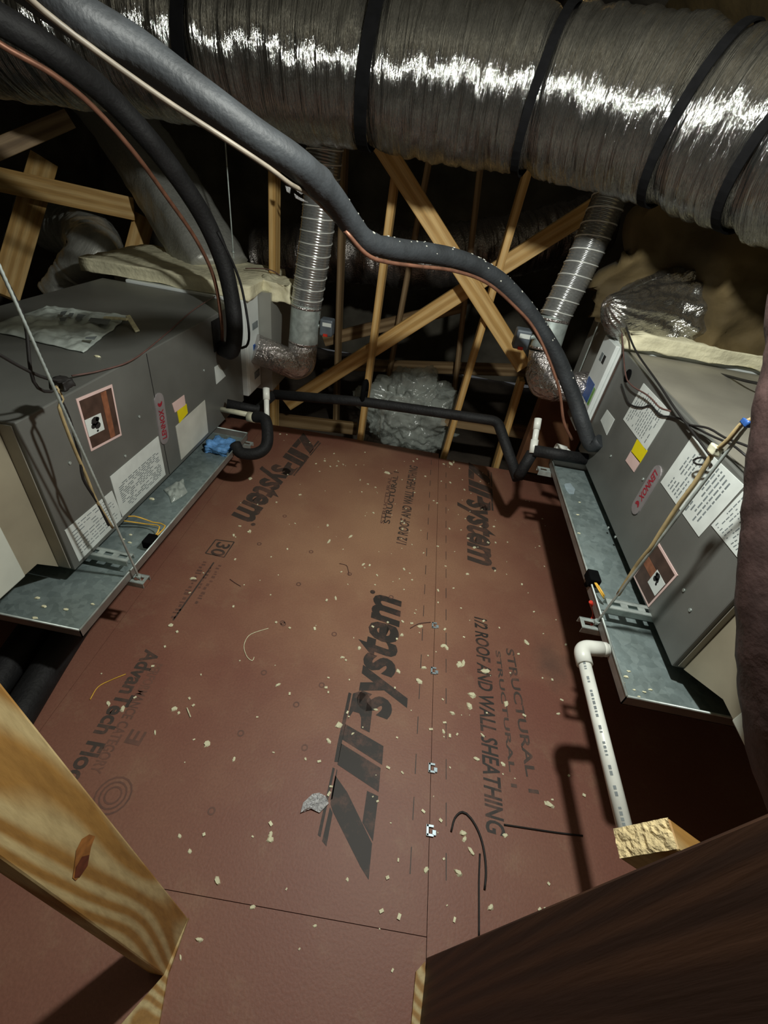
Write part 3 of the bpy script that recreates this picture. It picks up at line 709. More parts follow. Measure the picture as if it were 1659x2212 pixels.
def return_plenum(label, x0, x1, ye, zb, zt, ym, zc, s):
    t = thing('return_plenum', label, 'plenum', 'return plenums at the near ends')
    prof = [(ye, zb), (ye, zt), (ym, zt), (ym, zc), (ym + .05, zc)]
    MB().prism([Vector((x0, y, z)) for y, z in prof], (x1 - x0, 0, 0)).build('transition', 'plenum_beige', t)
    lo_ = (min(x0 + s * -.006, x1), .53, zc); hi = (max(x0 + s * -.006, x1), ym - .001, zt + .02)
    MB().box(lo_, hi).build('duct_board', 'white_board', t, bevel=.004)
    return settle(t, ((x0 + x1) / 2, ye, zb))
return_plenum('beige return plenum on the near end of the left furnace', XL - .052, XL - .68, LY0 - .005, LB + .008, LT - .03, .79, .40, -1)
return_plenum('beige return plenum on the near end of the right furnace', XR + .028, XR + .66, RY0 - .005, RB + .004, RT - .03, .625, .632, 1)
# feet blocks so the cabinets bear on the strut channels
for (x0, x1, y, z0, z1, lab) in ((XL - .66, XL - .06, 1.86, ZL + .002, LB, 'dark rubber pad under the far end of the left furnace'), (XR + .06, XR + .66, 1.72, ZR + .002, RB, 'dark rubber pad under the far end of the right furnace')):
    tag(MB().box((x0, y, z0), (x1, y + .08, z1)).build('rubber_pad', 'strap_black', bevel=.003), lab, 'rubber pad')

# ================================================================== PLENUMS AND RISERS
def lumpy_box(name, lo_, hi, mat, parent=None, amp=.02, sc=9.0, cuts=14):
    bm = bmesh.new(); bmesh.ops.create_cube(bm, size=1.0); bmesh.ops.subdivide_edges(bm, edges=bm.edges, cuts=cuts, use_grid_fill=True)
    lo_, hi = Vector(lo_), Vector(hi); c = (lo_ + hi) / 2; d = hi - lo_
    for v in bm.verts:
        v.co = Vector((v.co.x * d.x, v.co.y * d.y, v.co.z * d.z)) + c
    bm.normal_update()
    for v in bm.verts: v.co += v.normal * noise.fractal(v.co * sc, 1, 2, 4) * amp
    me = bpy.data.meshes.new(name); bm.to_mesh(me); bm.free(); me.materials.append(MATS[mat])
    for p in me.polygons: p.use_smooth = True
    o = bpy.data.objects.new(name, me); COL.objects.link(o); o.parent = parent
    return o
PL = thing('supply_plenum', 'plenum box of the left furnace caked with cream spray foam', 'plenum')
py0 = LY1 + .205
MB().box((XL - .80, py0, LB), (XL + .10, py0 + .42, LT + .02)).build('box', 'foil_board', PL)
lumpy_box('foam_crust', (XL - .84, py0 - .19, LT + .014), (XL + .05, py0 + .40, LT + .075), 'spray_foam', PL, .012, 12)
lumpy_box('foam_bulge', (XL + .03, py0 + .02, LT - .02), (XL + .20, py0 + .20, LT + .075), 'spray_foam', PL, .03, 11, 10)
settle(PL, (XL - .35, py0 + .2, LB))
# square insulated riser going up and back to the left
def square_duct(name, path, w, h, mat, parent):
    pts = catmull(path, .03); T, N = frames(pts); V = []; F_ = []; uv = []; s = 0; n = 24; m = len(pts)
    for i, p in enumerate(pts):
        if i: s += (p - pts[i - 1]).length
        b = T[i].cross(N[i])
        for j in range(n):
            a = 2 * math.pi * (j + .5) / n; cx_, sy_ = math.cos(a), math.sin(a); kq = max(abs(cx_), abs(sy_))
            q = .07; ux = cx_ / kq * (1 - q) + cx_ * q * 1.2; uy = sy_ / kq * (1 - q) + sy_ * q * 1.2
            r = 1 + .05 * noise.noise(Vector((s * 12, j * .9, 3)))
            V.append(p + N[i] * ux * h / 2 * r + b * uy * w / 2 * r); uv.append((s, a * w / 2))
    for i in range(m - 1):
        for j in range(n): k2 = (j + 1) % n; F_.append((i * n + j, i * n + k2, (i + 1) * n + k2, (i + 1) * n + j))
    F_.append(tuple(range(n - 1, -1, -1))); F_.append(tuple((m - 1) * n + j for j in range(n)))
    o = mesh_obj(name, V, F_, mat, parent, None, True); ul = o.data.uv_layers.new(name='UVMap')
    for lp in o.data.loops: ul.data[lp.index].uv = uv[lp.vertex_index]
    return o
RD = thing('riser_duct', 'square foil faced duct slanting up from the left plenum', 'duct')
square_duct('jacket', [pd(470, 590, 2.62), pd(430, 520, 2.62), pd(350, 390, 2.66), pd(262, 262, 2.75), pd(150, 130, 2.9)], .34, .26, 'foil_board', RD)
c = pd(466, 570, 2.62)
settle(RD, c)
PR = thing('supply_plenum', 'plenum of the right furnace with cream spray foam along its edge', 'plenum')
MB().box((XR + .03, RY1 + .215, RB), (XR + .80, RY1 + .62, RT + .03)).build('box', 'foil_board', PR)
lumpy_box('foam_crust', (XR - .01, RY1 - .03, RT + .018), (XR + .86, RY1 + .50, RT + .075), 'spray_foam', PR, .02, 11)
settle(PR, (XR + .4, RY1 + .4, RB))
# gathered foil jacket behind the right plenum
rdx = random.Random(5)
def crinkle(amp, fs, fa, seed):
    def d(s, a):
        p = Vector((s * fs, math.cos(a) * fa + seed, math.sin(a) * fa))
        return amp * (noise.noise(p) + .6 * noise.noise(p * 2.3))
    return d
o = tube('foil_transition', [pyy(1312, 652, 2.08), pyy(1345, 672, 2.12), pyy(1400, 682, 2.22), pyy(1470, 688, 2.29), pyy(1530, 690, 2.36)], lambda t: .025 + .175 * min(1, t * 1.7) ** .8, 'foil_crinkle', None, 72, .010, lambda s, a: .09 * math.sin(a * 15 + 2.5 * math.sin(s * 11)) * (0.6 + .6 * noise.noise(Vector((s * 9, a * 2, 0)))) + .05 * noise.noise(Vector((s * 30, a * 5, 1))))
tag(o, 'gathered crinkled foil duct jacket behind the right furnace', 'duct')
V = []; F_ = []; nu, nv = 46, 40
for i in range(nu + 1):
    for j in range(nv + 1):
        u, v = i / nu, j / nv
        p = pyy(1478, 690, 1.99); x = .70 + u * .82 + .10 * v * (1 - u); z = RT + .05 + v * .56
        edge = min(1, max(0, (.46 + .08 * math.sin(v * 9) - u) * 6)); edge = edge * edge * (3 - 2 * edge)
        y = 2.02 + .30 * edge + .16 * v ** 2 * (1 - edge) + .05 * noise.fractal(Vector((x * 5, z * 5, 2)), 1, 2, 4) + .05 * noise.noise(Vector((x * 2.2, z * 2.5, 7)))
        V.append(Vector((x + .05 * noise.noise(Vector((z * 7, 3, x * 3))), y, z)))
F_ = [(i * (nv + 1) + j, (i + 1) * (nv + 1) + j, (i + 1) * (nv + 1) + j + 1, i * (nv + 1) + j + 1) for i in range(nu) for j in range(nv)]
o = mesh_obj('spray_foam_mass', V, F_, 'foam_brown', None, None, True); m_ = o.modifiers.new('thick', 'SOLIDIFY'); m_.thickness = .09; m_.offset = -1
tag(o, 'lumpy brown spray foam mass above the right plenum', 'spray foam')

# ================================================================== TRUNK DUCT
TD = thing('trunk_duct', 'large foil jacketed duct with black straps crossing overhead', 'duct')
tp = [(-3.1, 2.35, 1.70), (-2.3, 2.25, 1.72), (-1.5, 2.18, 1.74), (-.8, 2.14, 1.75), (-.3, 2.13, 1.755), (.1, 2.10, 1.755), (.45, 1.99, 1.745), (.75, 1.80, 1.71), (1.0, 1.52, 1.665), (1.16, 1.2, 1.66), (1.22, .7, 1.68)]
tpath = catmull(tp, .006)
lens_ = [0]
for i in range(1, len(tpath)): lens_.append(lens_[-1] + (tpath[i] - tpath[i - 1]).length)
TR = .218
def near_len(pt):
    i = min(range(len(tpath)), key=lambda i: (tpath[i] - Vector(pt)).length); return lens_[i], i
straps_px = [(452, 100), (815, 170), (1182, 180), (1540, 200), (1650, 400)]
strap_i = []
for q in straps_px:
    r = ray(*q); best = min(range(len(tpath)), key=lambda i: ((tpath[i] - CAM) - r * (tpath[i] - CAM).dot(r)).length); strap_i.append(best)
strap_s = [lens_[i] for i in strap_i]
def tdisp(s, a):
    w = .045 * noise.noise(Vector((s * 30, math.cos(a) * 1.3, math.sin(a) * 1.3)))
    w += .022 * noise.noise(Vector((s * 80, math.cos(a) * 2.2 + 7, math.sin(a) * 2.2)))
    w += .035 * noise.noise(Vector((s * 5, math.cos(a) * 1.2, math.sin(a) * 1.2 + 3)))
    for q in strap_s: w -= .10 * math.exp(-((s - q) / .035) ** 2)
    return w
v, f, uv = sweep(tpath, TR, 88, tdisp)
o = mesh_obj('jacket', v, f, 'foil_trunk', TD, None, True); ul = o.data.uv_layers.new(name='UVMap')
for lp in o.data.loops: ul.data[lp.index].uv = uv[lp.vertex_index]
T_, N_ = frames(tpath)
for i in strap_i:
    p, t, n = tpath[i], T_[i], N_[i]; b = t.cross(n); V = []; F_ = []; m = 48
    wide = .021 if strap_i.index(i) < 2 else .0135
    tilt = .06 if i > len(tpath) * .55 else .05
    for j in range(m):
        a = 2 * math.pi * j / m; d = n * math.cos(a) + b * math.sin(a); sh = t * (math.cos(a) * tilt * .4)
        for dt, r in ((-wide, .2185), (wide, .2185), (wide, .2125), (-wide, .2125)): V.append(p + d * r * (1 + .012 * math.sin(a * 3)) + t * dt + sh)
    for j in range(m):
        k2 = (j + 1) % m
        for c_ in range(4): F_.append((j * 4 + c_, k2 * 4 + c_, k2 * 4 + (c_ + 1) % 4, j * 4 + (c_ + 1) % 4))
    mesh_obj('strap', V, F_, 'strap_black', TD, None, False)
settle(TD, (0, 2.1, 1.54))

# ================================================================== OUTSIDE-AIR FLEX DUCTS (foil with wire coil, damper, taped elbow)
def flex_set(label, top, bend_top, col_bot, elbow, end, r, act_px, act_d, group):
    t = thing('air_intake_duct', label, 'duct', group)
    top, bend_top, col_bot, elbow, end = map(Vector, (top, bend_top, col_bot, elbow, end))
    up = catmull([bend_top, bend_top.lerp(top, .5) + Vector((.01, .0, 0)), top], .0016)
    v, f, uv = sweep(up, r, 44, lambda s, a: -.018 * (0.5 - .5 * math.cos(s / .0125 * 2 * math.pi)))
    o = mesh_obj('flex_sleeve', v, f, 'foil_flex', t, None, True); ul = o.data.uv_layers.new(name='UVMap')
    for lp in o.data.loops: ul.data[lp.index].uv = uv[lp.vertex_index]
    # wire coil: one continuous spiral
    T, N = frames(up); hp = []; s = 0; ln = sum((up[i + 1] - up[i]).length for i in range(len(up) - 1)); turns = ln / .054; n = int(turns * 22)
    for q in range(n):
        u_ = q / (n - 1) * (len(up) - 1); i = min(int(u_), len(up) - 2); fr_ = u_ - i; p = up[i].lerp(up[i + 1], fr_); a = q / 22 * 2 * math.pi
        hp.append(p + (N[i] * math.cos(a) + T[i].cross(N[i]) * math.sin(a)) * (r * 1.012))
    v, f, _ = sweep(hp, .0030, 5); mesh_obj('wire_coil', v, f, 'steel_wire', o, None, True)
    tube('damper_collar', straight_path(col_bot, bend_top + (bend_top - col_bot) * .04, .02), r * .985, 'zinc', t, 32, straight=True)
    for q in (.05, .93):
        c = col_bot.lerp(bend_top, q); d = (bend_top - col_bot).normalized(); tube('collar_bead', [c - d * .006, c + d * .006], r * 1.015, 'foil_tape', t, 32, straight=True)
    tube('taped_elbow', fillet([col_bot, elbow, end], .13, 26), r * 1.0, 'foil_tape', t, 32, straight=True, disp=lambda s, a: .05 * noise.noise(Vector((s * 24, math.cos(a) * 2, math.sin(a) * 2))) - .035 * abs(math.sin(s * math.pi / .055)) + .09 * (abs(noise.noise(Vector((s * 11, math.cos(a) * 1.6 + 4, math.sin(a) * 1.6)))) - .3))
    c = pd(*act_px, act_d); cb = col_bot.lerp(bend_top, .5)
    A = MB().box(c - Vector((.036, .035, .045)), c + Vector((.036, .035, .045))).build('actuator', 'actuator_grey', t, bevel=.008)
    tube('actuator_shaft', [c, cb], .011, 'zinc', t, 10, straight=True)
    MB().box(c + Vector((-.02, -.037, .01)), c + Vector((.03, -.034, .03))).build('actuator_label', 'paper', A)
    MB().box(c + Vector((-.012, -.045, -.043)), c + Vector((.012, -.034, -.030))).build('release_button', 'red_plastic', A)
    return settle(t, elbow)
dl = 2.55
eL = pyy(664, 775, 2.50)
lf = flex_set('vertical silver flexible intake duct behind the left furnace', pyy(703, 310, 2.60), pyy(662, 655, 2.585), pyy(655, 742, 2.575), pyy(651, 795, 2.565), (XL + .03, 2.44, .60), .084, (707, 706), 2.52, 'intake ducts with damper motors')
flex_set('slanting silver flexible intake duct behind the right furnace', pyy(1335, 385, 2.50), pyy(1197, 688, 2.38), pyy(1176, 757, 2.35), pyy(1162, 835, 2.32), (XR + .02, 2.24, .79), .074, (1127, 731), 2.16, 'intake ducts with damper motors')
for q in ([(616, 401), (628, 405), (626, 417), (619, 413)], [(635, 406), (661, 414), (650, 419), (643, 414)], [(635, 417), (644, 424), (666, 437), (650, 433), (638, 427)]):
    P_ = [pyy(x, y, 2.50) for x, y in q]; o = MB().prism(P_, _f * .004).build('torn_foil', 'foil_scrap', lf); o.location = -lf.location
# clear the ends of the plumbing: brown timber box under the right elbow
o = MB().obox(pd(1200, 925, 2.62), Vector((.15, 0, 0)), Vector((0, .04, 0)), Vector((0, 0, .30))).build('plywood_panel', 'box_brown', bevel=.002)
tag(o, 'dark orange-brown plywood panel standing behind the right drain trap', 'panel')

# ================================================================== ROOF TRUSS TIMBERS
TY = 2.75
W4, T4 = .089, .038
def tpost(px, py, y, z0, z1, label, mat='wood_pine', group=None, px2=None, wdir=(0, 1, 0)):
    a = pyy(px, py, y)
    b = pyy(*px2, y) if px2 else Vector((a.x, y, a.z - 1))
    d = (b - a) / (b.z - a.z)
    return board('truss_web', a + d * (z0 - a.z), a + d * (z1 - a.z), wdir, W4, T4, mat, label, 'lumber', None, group)
G1 = 'truss timbers at the back'
tpost(593, 480, 2.80, -.28, 2.42, 'upright pine truss web left of the vertical silver duct', px2=(593, 880), group=G1)
tpost(848, 430, TY, -.28, 2.42, 'upright pine truss web between the silver duct and the timber cross', px2=(782, 925), group=G1)
tpost(1113, 460, TY, -.28, 2.42, 'upright pine truss web passing behind the crossing of the diagonals', px2=(966, 960), group=G1)
tpost(1117, 850, TY, -.28, .60, 'short pine upright left of the brown plywood panel', px2=(1072, 1000), group=G1)
def dboard(p0, p1, y, label, mat='wood_pine', width=W4, ext0=0, ext1=0, grp=G1, thick=T4):
    a, b = pyy(*p0, y), pyy(*p1, y); d = (b - a).normalized()
    return board('diagonal_brace', a - d * ext0, b + d * ext1, Vector((d.z, 0, -d.x)), width, thick, mat, label, 'lumber', None, grp)
dboard((878, 395), (1122, 778), 2.672, 'pine diagonal falling to the right, the front one of the crossing pair', ext0=.35, ext1=.05)
dboard((625, 870), (1262, 462), 2.826, 'pine diagonal rising to the right, the rear one of the crossing pair', ext0=.02, ext1=.25)
# bottom chords and second truss
def hboard(p0, p1, y, label, mat='wood_dull', width=W4, e0=0, e1=0):
    a, b = pyy(*p0, y), pyy(*p1, y); d = (b - a).normalized()
    return board('bottom_chord', a - d * e0, b + d * e1, (0, 0, 1), width, T4, mat, label, 'lumber', None, 'bottom chords at the back')
hboard((590, 905), (760, 925), 2.93, 'dull timber chord behind the black drain pipe on the left', e0=.2, e1=.04)
hboard((960, 905), (1080, 925), 2.93, 'dull timber chord behind the black drain pipe on the right', e1=.4, e0=.02)
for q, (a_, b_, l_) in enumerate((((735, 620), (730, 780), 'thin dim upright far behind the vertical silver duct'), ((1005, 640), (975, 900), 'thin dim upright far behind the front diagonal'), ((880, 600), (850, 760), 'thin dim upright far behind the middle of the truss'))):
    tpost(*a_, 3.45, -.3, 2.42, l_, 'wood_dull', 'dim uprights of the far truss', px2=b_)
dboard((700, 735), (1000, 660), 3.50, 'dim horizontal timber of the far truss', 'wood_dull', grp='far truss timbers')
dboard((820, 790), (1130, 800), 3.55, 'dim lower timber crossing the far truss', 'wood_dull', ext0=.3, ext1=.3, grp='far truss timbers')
# left truss corner, under the duct
def pboard(name, p0, d0, p1, d1, width, thick, mat, label, grp=None):
    a, b = pd(*p0, d0), pd(*p1, d1); z = (b - a).normalized(); v = ((a + b) / 2 - CAM).normalized()
    return board(name, a, b, v.cross(z), width, thick, mat, label, 'lumber', None, grp)
GL = 'truss timbers beyond the left furnace'
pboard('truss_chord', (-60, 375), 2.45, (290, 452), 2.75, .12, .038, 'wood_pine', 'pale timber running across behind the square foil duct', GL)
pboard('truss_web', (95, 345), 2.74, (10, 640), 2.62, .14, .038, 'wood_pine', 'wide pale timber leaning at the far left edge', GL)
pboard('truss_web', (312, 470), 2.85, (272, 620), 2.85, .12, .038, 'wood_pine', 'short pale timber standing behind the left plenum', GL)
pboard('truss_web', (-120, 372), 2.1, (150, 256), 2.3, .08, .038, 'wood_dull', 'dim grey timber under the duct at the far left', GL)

# background foil ducts
o = tube('flex_duct', [pd(560, 560, 3.6), pd(740, 545, 3.5), pd(900, 560, 3.4), pd(1020, 545, 3.4), pd(1160, 520, 3.45), pd(1300, 480, 3.5)], .21, 'foil_dark', None, 48, .012, crinkle(.09, 30, 1.6, 2))
tag(o, 'dark crinkled foil duct lying behind the timber cross', 'duct')
o = tube('flex_duct', [pd(120, 640, 2.75), pd(165, 595, 2.7), pd(205, 545, 2.66), pd(180, 505, 3.05), pd(110, 490, 3.4)], lambda t: .10 + .07 * math.sin(min(1, t * 1.6) * math.pi / 2), 'foil_board', None, 40, .012, crinkle(.10, 22, 1.6, 5))
tag(o, 'bulging silver grey duct bend behind the left furnace', 'duct')
# clear polyethylene sheet heap
bm = bmesh.new(); bmesh.ops.create_icosphere(bm, subdivisions=6, radius=1)
cpl = pyy(885, 890, 3.12)
def ridge(p): return 1 - abs(noise.noise(p)) * 2
for v in bm.verts:
    n = v.co.normalized(); w_ = n + Vector((noise.noise(n * 2), noise.noise(n * 2 + Vector((3, 0, 0))), 0)) * .5
    r = 1 + .30 * noise.fractal(n * 2.0 + Vector((4, 1, 2)), 1, 2, 3) + .12 * ridge(w_ * 3.2) + .06 * ridge(w_ * 7 + Vector((9, 0, 0))) + .03 * ridge(w_ * 15)
    v.co = Vector((n.x * .31 * r, n.y * .20 * r, n.z * .27 * r)) + cpl
    if v.co.z < -.28: v.co.z = -.28
me = bpy.data.meshes.new('plastic_sheet'); bm.to_mesh(me); bm.free(); me.materials.append(MATS['poly_film'])
for p in me.polygons: p.use_smooth = True
o = bpy.data.objects.new('plastic_sheet', me); COL.objects.link(o)
tag(o, 'heap of crumpled clear plastic sheeting behind the black drain pipe', 'plastic sheet')

# ================================================================== REFRIGERANT LINES
LS = thing('line_set', 'thick grey-black insulated hose swooping across to the right furnace', 'pipe')
hp = [(-120, -150, .58), (20, -70, .62), (160, 30, .67), (300, 112, .74), (450, 222, .82), (560, 300, .90), (640, 352, .98), (712, 418, 1.12), (760, 486, 1.24), (792, 522, 1.31), (850, 538, 1.40), (930, 548, 1.51), (1010, 568, 1.61), (1085, 612, 1.71), (1150, 686, 1.80), (1203, 770, 1.87), (1240, 860, 1.925), (1262, 925, 1.94), (1278, 962, 1.945)]
pts = [pd(*q) for q in hp]; e = pxx(1300, 952, XR - .002); pts.append(e)
tube('insulation', pts, lambda t: .0315, 'foam_rubber', LS, 24, .015, lambda s, a: .05 * noise.noise(Vector((s * 9, a, 1))) + (.14 * math.exp(-((s - .66) / .02) ** 2)) - .12 * math.exp(-((s - .98) / .015) ** 2))
cp = [(-60, -130, .60), (60, -5, .625), (200, 105, .69), (350, 212, .765), (480, 296, .835), (580, 362, .915), (628, 398, .975), (668, 420, 1.10), (700, 450, 1.20), (745, 498, 1.28)]
tube('liquid_line', [pd(*q) for q in cp], .005, 'pipe_tan', LS, 10, .02)
tube('liquid_line', [pd(*q) for q in [(745, 498, 1.22), (790, 548, 1.29), (830, 565, 1.36), (900, 575, 1.46), (980, 585, 1.57), (1050, 610, 1.66), (1110, 660, 1.74), (1160, 720, 1.80), (1205, 830, 1.86), (1218, 910, 1.92), (1236, 950, 1.96)]], .006, 'copper', LS, 10, .02)
hpath = catmull(pts, .015); mb = MB(); rs = random.Random(8)
for q in range(64):
    i = rs.randrange(int(len(hpath) * .40), int(len(hpath) * .78)) if q % 3 else rs.randrange(int(len(hpath) * .15), len(hpath) - 8)
    t = (hpath[i + 1] - hpath[i - 1]).normalized(); up_ = (Vector((0, 0, 1)) - t * t.z).normalized(); sd_ = t.cross(up_); an = rs.gauss(0, .7)
    d = up_ * math.cos(an) + sd_ * math.sin(an); r_ = rs.uniform(.0006, .0026); e2 = t.cross(d)
    mb.obox(hpath[i] + d * .0318, t * r_ * rs.uniform(1, 2), e2 * r_, d * r_ * .6)
o = mb.build('foam_specks', 'paper_grey', LS); o['kind'] = 'stuff'; o['label'] = 'pale specks of dried foam'
settle(LS, e)
LS2 = thing('line_set', 'black insulated hose hanging down to the far end of the left furnace', 'pipe')
hp = [(-150, -40, 1.02), (0, 42, 1.12), (120, 118, 1.22), (230, 205, 1.38), (330, 312, 1.54), (400, 405, 1.70), (450, 488, 1.84), (485, 575, 1.95), (502, 655, 2.03), (507, 715, 2.07), (500, 758, 2.08)]
e = pxx(478, 752, XL + .002)
tube('insulation', [pd(*q) for q in hp] + [e], .036, 'foam_rubber_dark', LS2, 22, .02, lambda s, a: .05 * noise.noise(Vector((s * 8, a, 5))))
hp = [(-80, 30, 1.05), (0, 95, 1.1), (110, 158, 1.19), (200, 230, 1.3), (290, 330, 1.45), (362, 428, 1.64), (425, 520, 1.84), (462, 600, 2.0), (478, 690, 2.1), (480, 738, 2.14)]
tube('liquid_line', [pd(*q) for q in hp], .008, 'copper', LS2, 10, .02)
hp = [(470, 500, 1.84), (512, 590, 1.98), (528, 650, 2.06), (538, 720, 2.12), (532, 748, 2.14), (512, 752, 2.1)]
tube('control_cable', [pd(*q) for q in hp], .006, 'foam_rubber_dark', LS2, 8, .02)
settle(LS2, e)

# ================================================================== CONDENSATE LINES
DL = thing('condensate_line', 'long black insulated drain pipe strapped to the truss, spanning both furnaces', 'pipe')
A = pd(592, 852, 2.42); B = pd(787, 868, 2.40); Cc = pd(1075, 910, 2.28); Dd = pd(1118, 1035, 2.14)
tube('insulated_run', fillet([A, B, Cc, Dd], .035, 6), .026, 'foam_rubber_dark', DL, 16, straight=True, disp=lambda s, a: .05 * noise.noise(Vector((s * 10, a, 2))))
tube('trap_riser', fillet([Dd + Vector((0, 0, .012)), pd(1130, 1012, 2.10), pd(1150, 978, 2.07)], .02), .0265, 'foam_rubber_dark', DL, 16, straight=True)
tz = pd(787, 852, 2.385); 
tube('pipe_strap', [tz + Vector((math.cos(t) * .004, math.cos(t) * .030, math.sin(t) * .060 + .012)) for t in [2 * math.pi * i / 20 for i in range(21)]], .013, 'strap_black', DL, 8, straight=True)
tee = pd(1152, 970, 2.05); topc = pd(1162, 908, 2.05)
tube('vent_stub', [tee + (tee - topc) * .1, topc], .0135, 'pvc', DL, 16, straight=True)
tube('vent_cap', [topc.lerp(tee, .32), topc + (topc - tee) * .06], .0165, 'pvc', DL, 16, straight=True)
tube('pvc_tee', [tee + (tee - topc) * .15, tee.lerp(topc, .32)], .0175, 'pvc', DL, 16, straight=True)
fe = pxx(1266, 992, XR - .001)
tube('insulated_stub', [tee + (tee - topc) * .05, fe], .027, 'foam_rubber_dark', DL, 16, straight=True)
settle(DL, Dd)
o = thing('drain_fitting', 'white plastic drain fitting behind the right condensate stub', 'pipe fitting')
a = pd(1200, 965, 2.16); b = pd(1222, 972, 2.16)
tube('hub', [a, b], .018, 'pvc', o, 14, straight=True); tube('outlet', [b, b + Vector((.07, -.01, -.03))], .012, 'pvc', o, 12, straight=True); settle(o, a)
TL = thing('condensate_trap', 'black U shaped drain trap with white vent pipe at the left furnace', 'pipe')
fa = pxx(478, 884, XL + .001); tg = pd(543, 897, 2.30)
tube('pvc_stub', [fa, tg], .0135, 'pvc_old', TL, 14, straight=True)
tube('pvc_tee', [tg - Vector((.02, 0, .01)), tg + Vector((.025, 0, -.012))], .026, 'pvc_old', TL, 14, straight=True)
vb = pd(577, 925, 2.28)
U = [tg + Vector((.02, .0, -.005)), pd(572, 905, 2.28), pd(578, 935, 2.26), pd(574, 965, 2.24), pd(552, 980, 2.22), pd(520, 978, 2.22), pd(508, 960, 2.23)]
tube('insulated_trap', U, .029, 'foam_rubber_dark', TL, 18, .01)
tube('insulated_feed', [pxx(490, 872, XL + .03), pd(555, 885, 2.36), A], .024, 'foam_rubber_dark', TL, 14, straight=True)
vt = pd(575, 842, 2.28)
tube('vent_stub', [vb, vt], .0135, 'pvc', TL, 14, straight=True); tube('vent_cap', [vt.lerp(vb, .26), vt + (vt - vb) * .04], .0175, 'pvc', TL, 14, straight=True)
settle(TL, U[4])
# secondary drain of the right pan
SD = thing('pvc_drain_pipe', 'white plastic drain pipe with elbow leaving the right pan', 'pipe')
pe = pz(1318, 1404, ZR + .02); el = pz(1254, 1398, ZR + .018); d_end = pz(1352, 1800, .0)
LEN = (pxx(1356, 1815, .597) - el)
far = el + LEN
tube('pipe_run', [el + LEN * .06, far + LEN * .03], .0165, 'pvc', SD, 18, straight=True)
tube('elbow', fillet([el + LEN * .12, el, el.lerp(pe, .72)], .03, 8), .0215, 'pvc', SD, 18, straight=True)
tube('pan_stub', [el.lerp(pe, .6), pe], .0165, 'pvc', SD, 18, straight=True); tube('adapter_collar', [el.lerp(pe, .62), el.lerp(pe, .86)], .0205, 'pvc', SD, 18, straight=True)
n = (CAM - el).normalized(); ax = LEN.normalized(); sd = n.cross(ax).normalized(); n = ax.cross(sd)
mb = MB(); rp = random.Random(4); q = .10
while q < .95:
    w = rp.uniform(.003, .010); c0 = el + LEN * q + n * .0168 - sd * .003
    mb.add([c0, c0 + ax * w, c0 + ax * w + sd * .006, c0 + sd * .006], [(0, 1, 2, 3)]); q += (w + rp.choice((.003, .004, .02))) / LEN.length
mb.build('pipe_print', 'print_grey', SD)
settle(SD, far)

# ================================================================== FLOAT SWITCHES + LOW VOLTAGE WIRES
def float_switch(c, label, wires):
    t = thing('float_switch', label, 'float switch', 'float switches on the pan edges')
    MB().box(c - Vector((.018, .026, .016)), c + Vector((.018, .026, .018))).build('body', 'strap_black', t, bevel=.004)
    tube('float', [c + Vector((-.002, .0, -.012)), c + Vector((-.002, 0, -.034))], .012, 'strap_black', t, 12, straight=True)
    for w_ in wires: wire('lead', w_, .0026, 'yellow_wire', t)
    return settle(t, c)
c = pz(325, 1170, ZL + .03)
float_switch(c, 'black float switch clipped on the left pan with yellow leads', [[c, pz(357, 1136, ZL + .04), pz(330, 1128, ZL + .035), pz(290, 1115, ZL + .06), pz(262, 1118, ZL + .06)], [c + Vector((0, .02, 0)), pz(345, 1138, ZL + .05), pz(315, 1132, ZL + .03), pz(260, 1124, ZL + .05)]])
c = pz(1280, 1250, ZR + .04)
float_switch(c, 'black float switch clipped on the right pan with yellow leads', [[c, pz(1290, 1268, ZR + .05), pz(1300, 1285, ZR + .04), pz(1305, 1293, ZR + .03)], [c, pz(1294, 1268, ZR + .05), pz(1306, 1288, ZR + .04)]])
o = tube('red_copper_tube', [pz(1276, 1300, ZR + .02), pz(1284, 1325, ZR - .03), pz(1278, 1345, ZR - .03), pz(1290, 1360, ZR - .01)], .006, 'red_plastic', None, 8, .01)
tag(o, 'short red-orange tube bent beside the right pan hanger', 'tube')
rr0 = Vector((nubR.x + .024, nubR.y, ZR)); 
def rod_pt(px, py): return pxx(px, py, nubR.x + .03)
tag(wire('thermostat_cable', [rod_pt(1335, 1285), rod_pt(1380, 1215), rod_pt(1405, 1185), rod_pt(1430, 1145), rod_pt(1470, 1085), rod_pt(1500, 1045), rod_pt(1533, 990), rod_pt(1545, 975)], .0055, 'tan_cable'), 'tan cable wrapped along the right hanger rod', 'cable')
tag(wire('thermostat_cable', [rod_pt(1545, 975), rod_pt(1575, 948), rod_pt(1600, 918), rod_pt(1625, 905)], .005, 'tan_cable'), 'tan cable end with blue tape near the right edge', 'cable')
def xw(px, py, x=XR - .02): return pxx(px, py, x)
tag(wire('control_wire', [pd(1240, 620, 2.2), pd(1290, 625, 2.12), xw(1318, 645), xw(1340, 700), xw(1350, 800), xw(1362, 830), xw(1400, 855), xw(1425, 880), xw(1448, 888)], .0028, 'brown_wire'), 'thin brown wire dropping from the right intake duct down the furnace', 'wire')
tag(wire('control_wire', [xw(1312, 640), xw(1345, 690), xw(1372, 755), xw(1420, 825), xw(1460, 885), xw(1490, 925), xw(1520, 965), xw(1538, 990)], .0036, 'black_wire'), 'black wire running down the right furnace to the tan cable', 'wire')
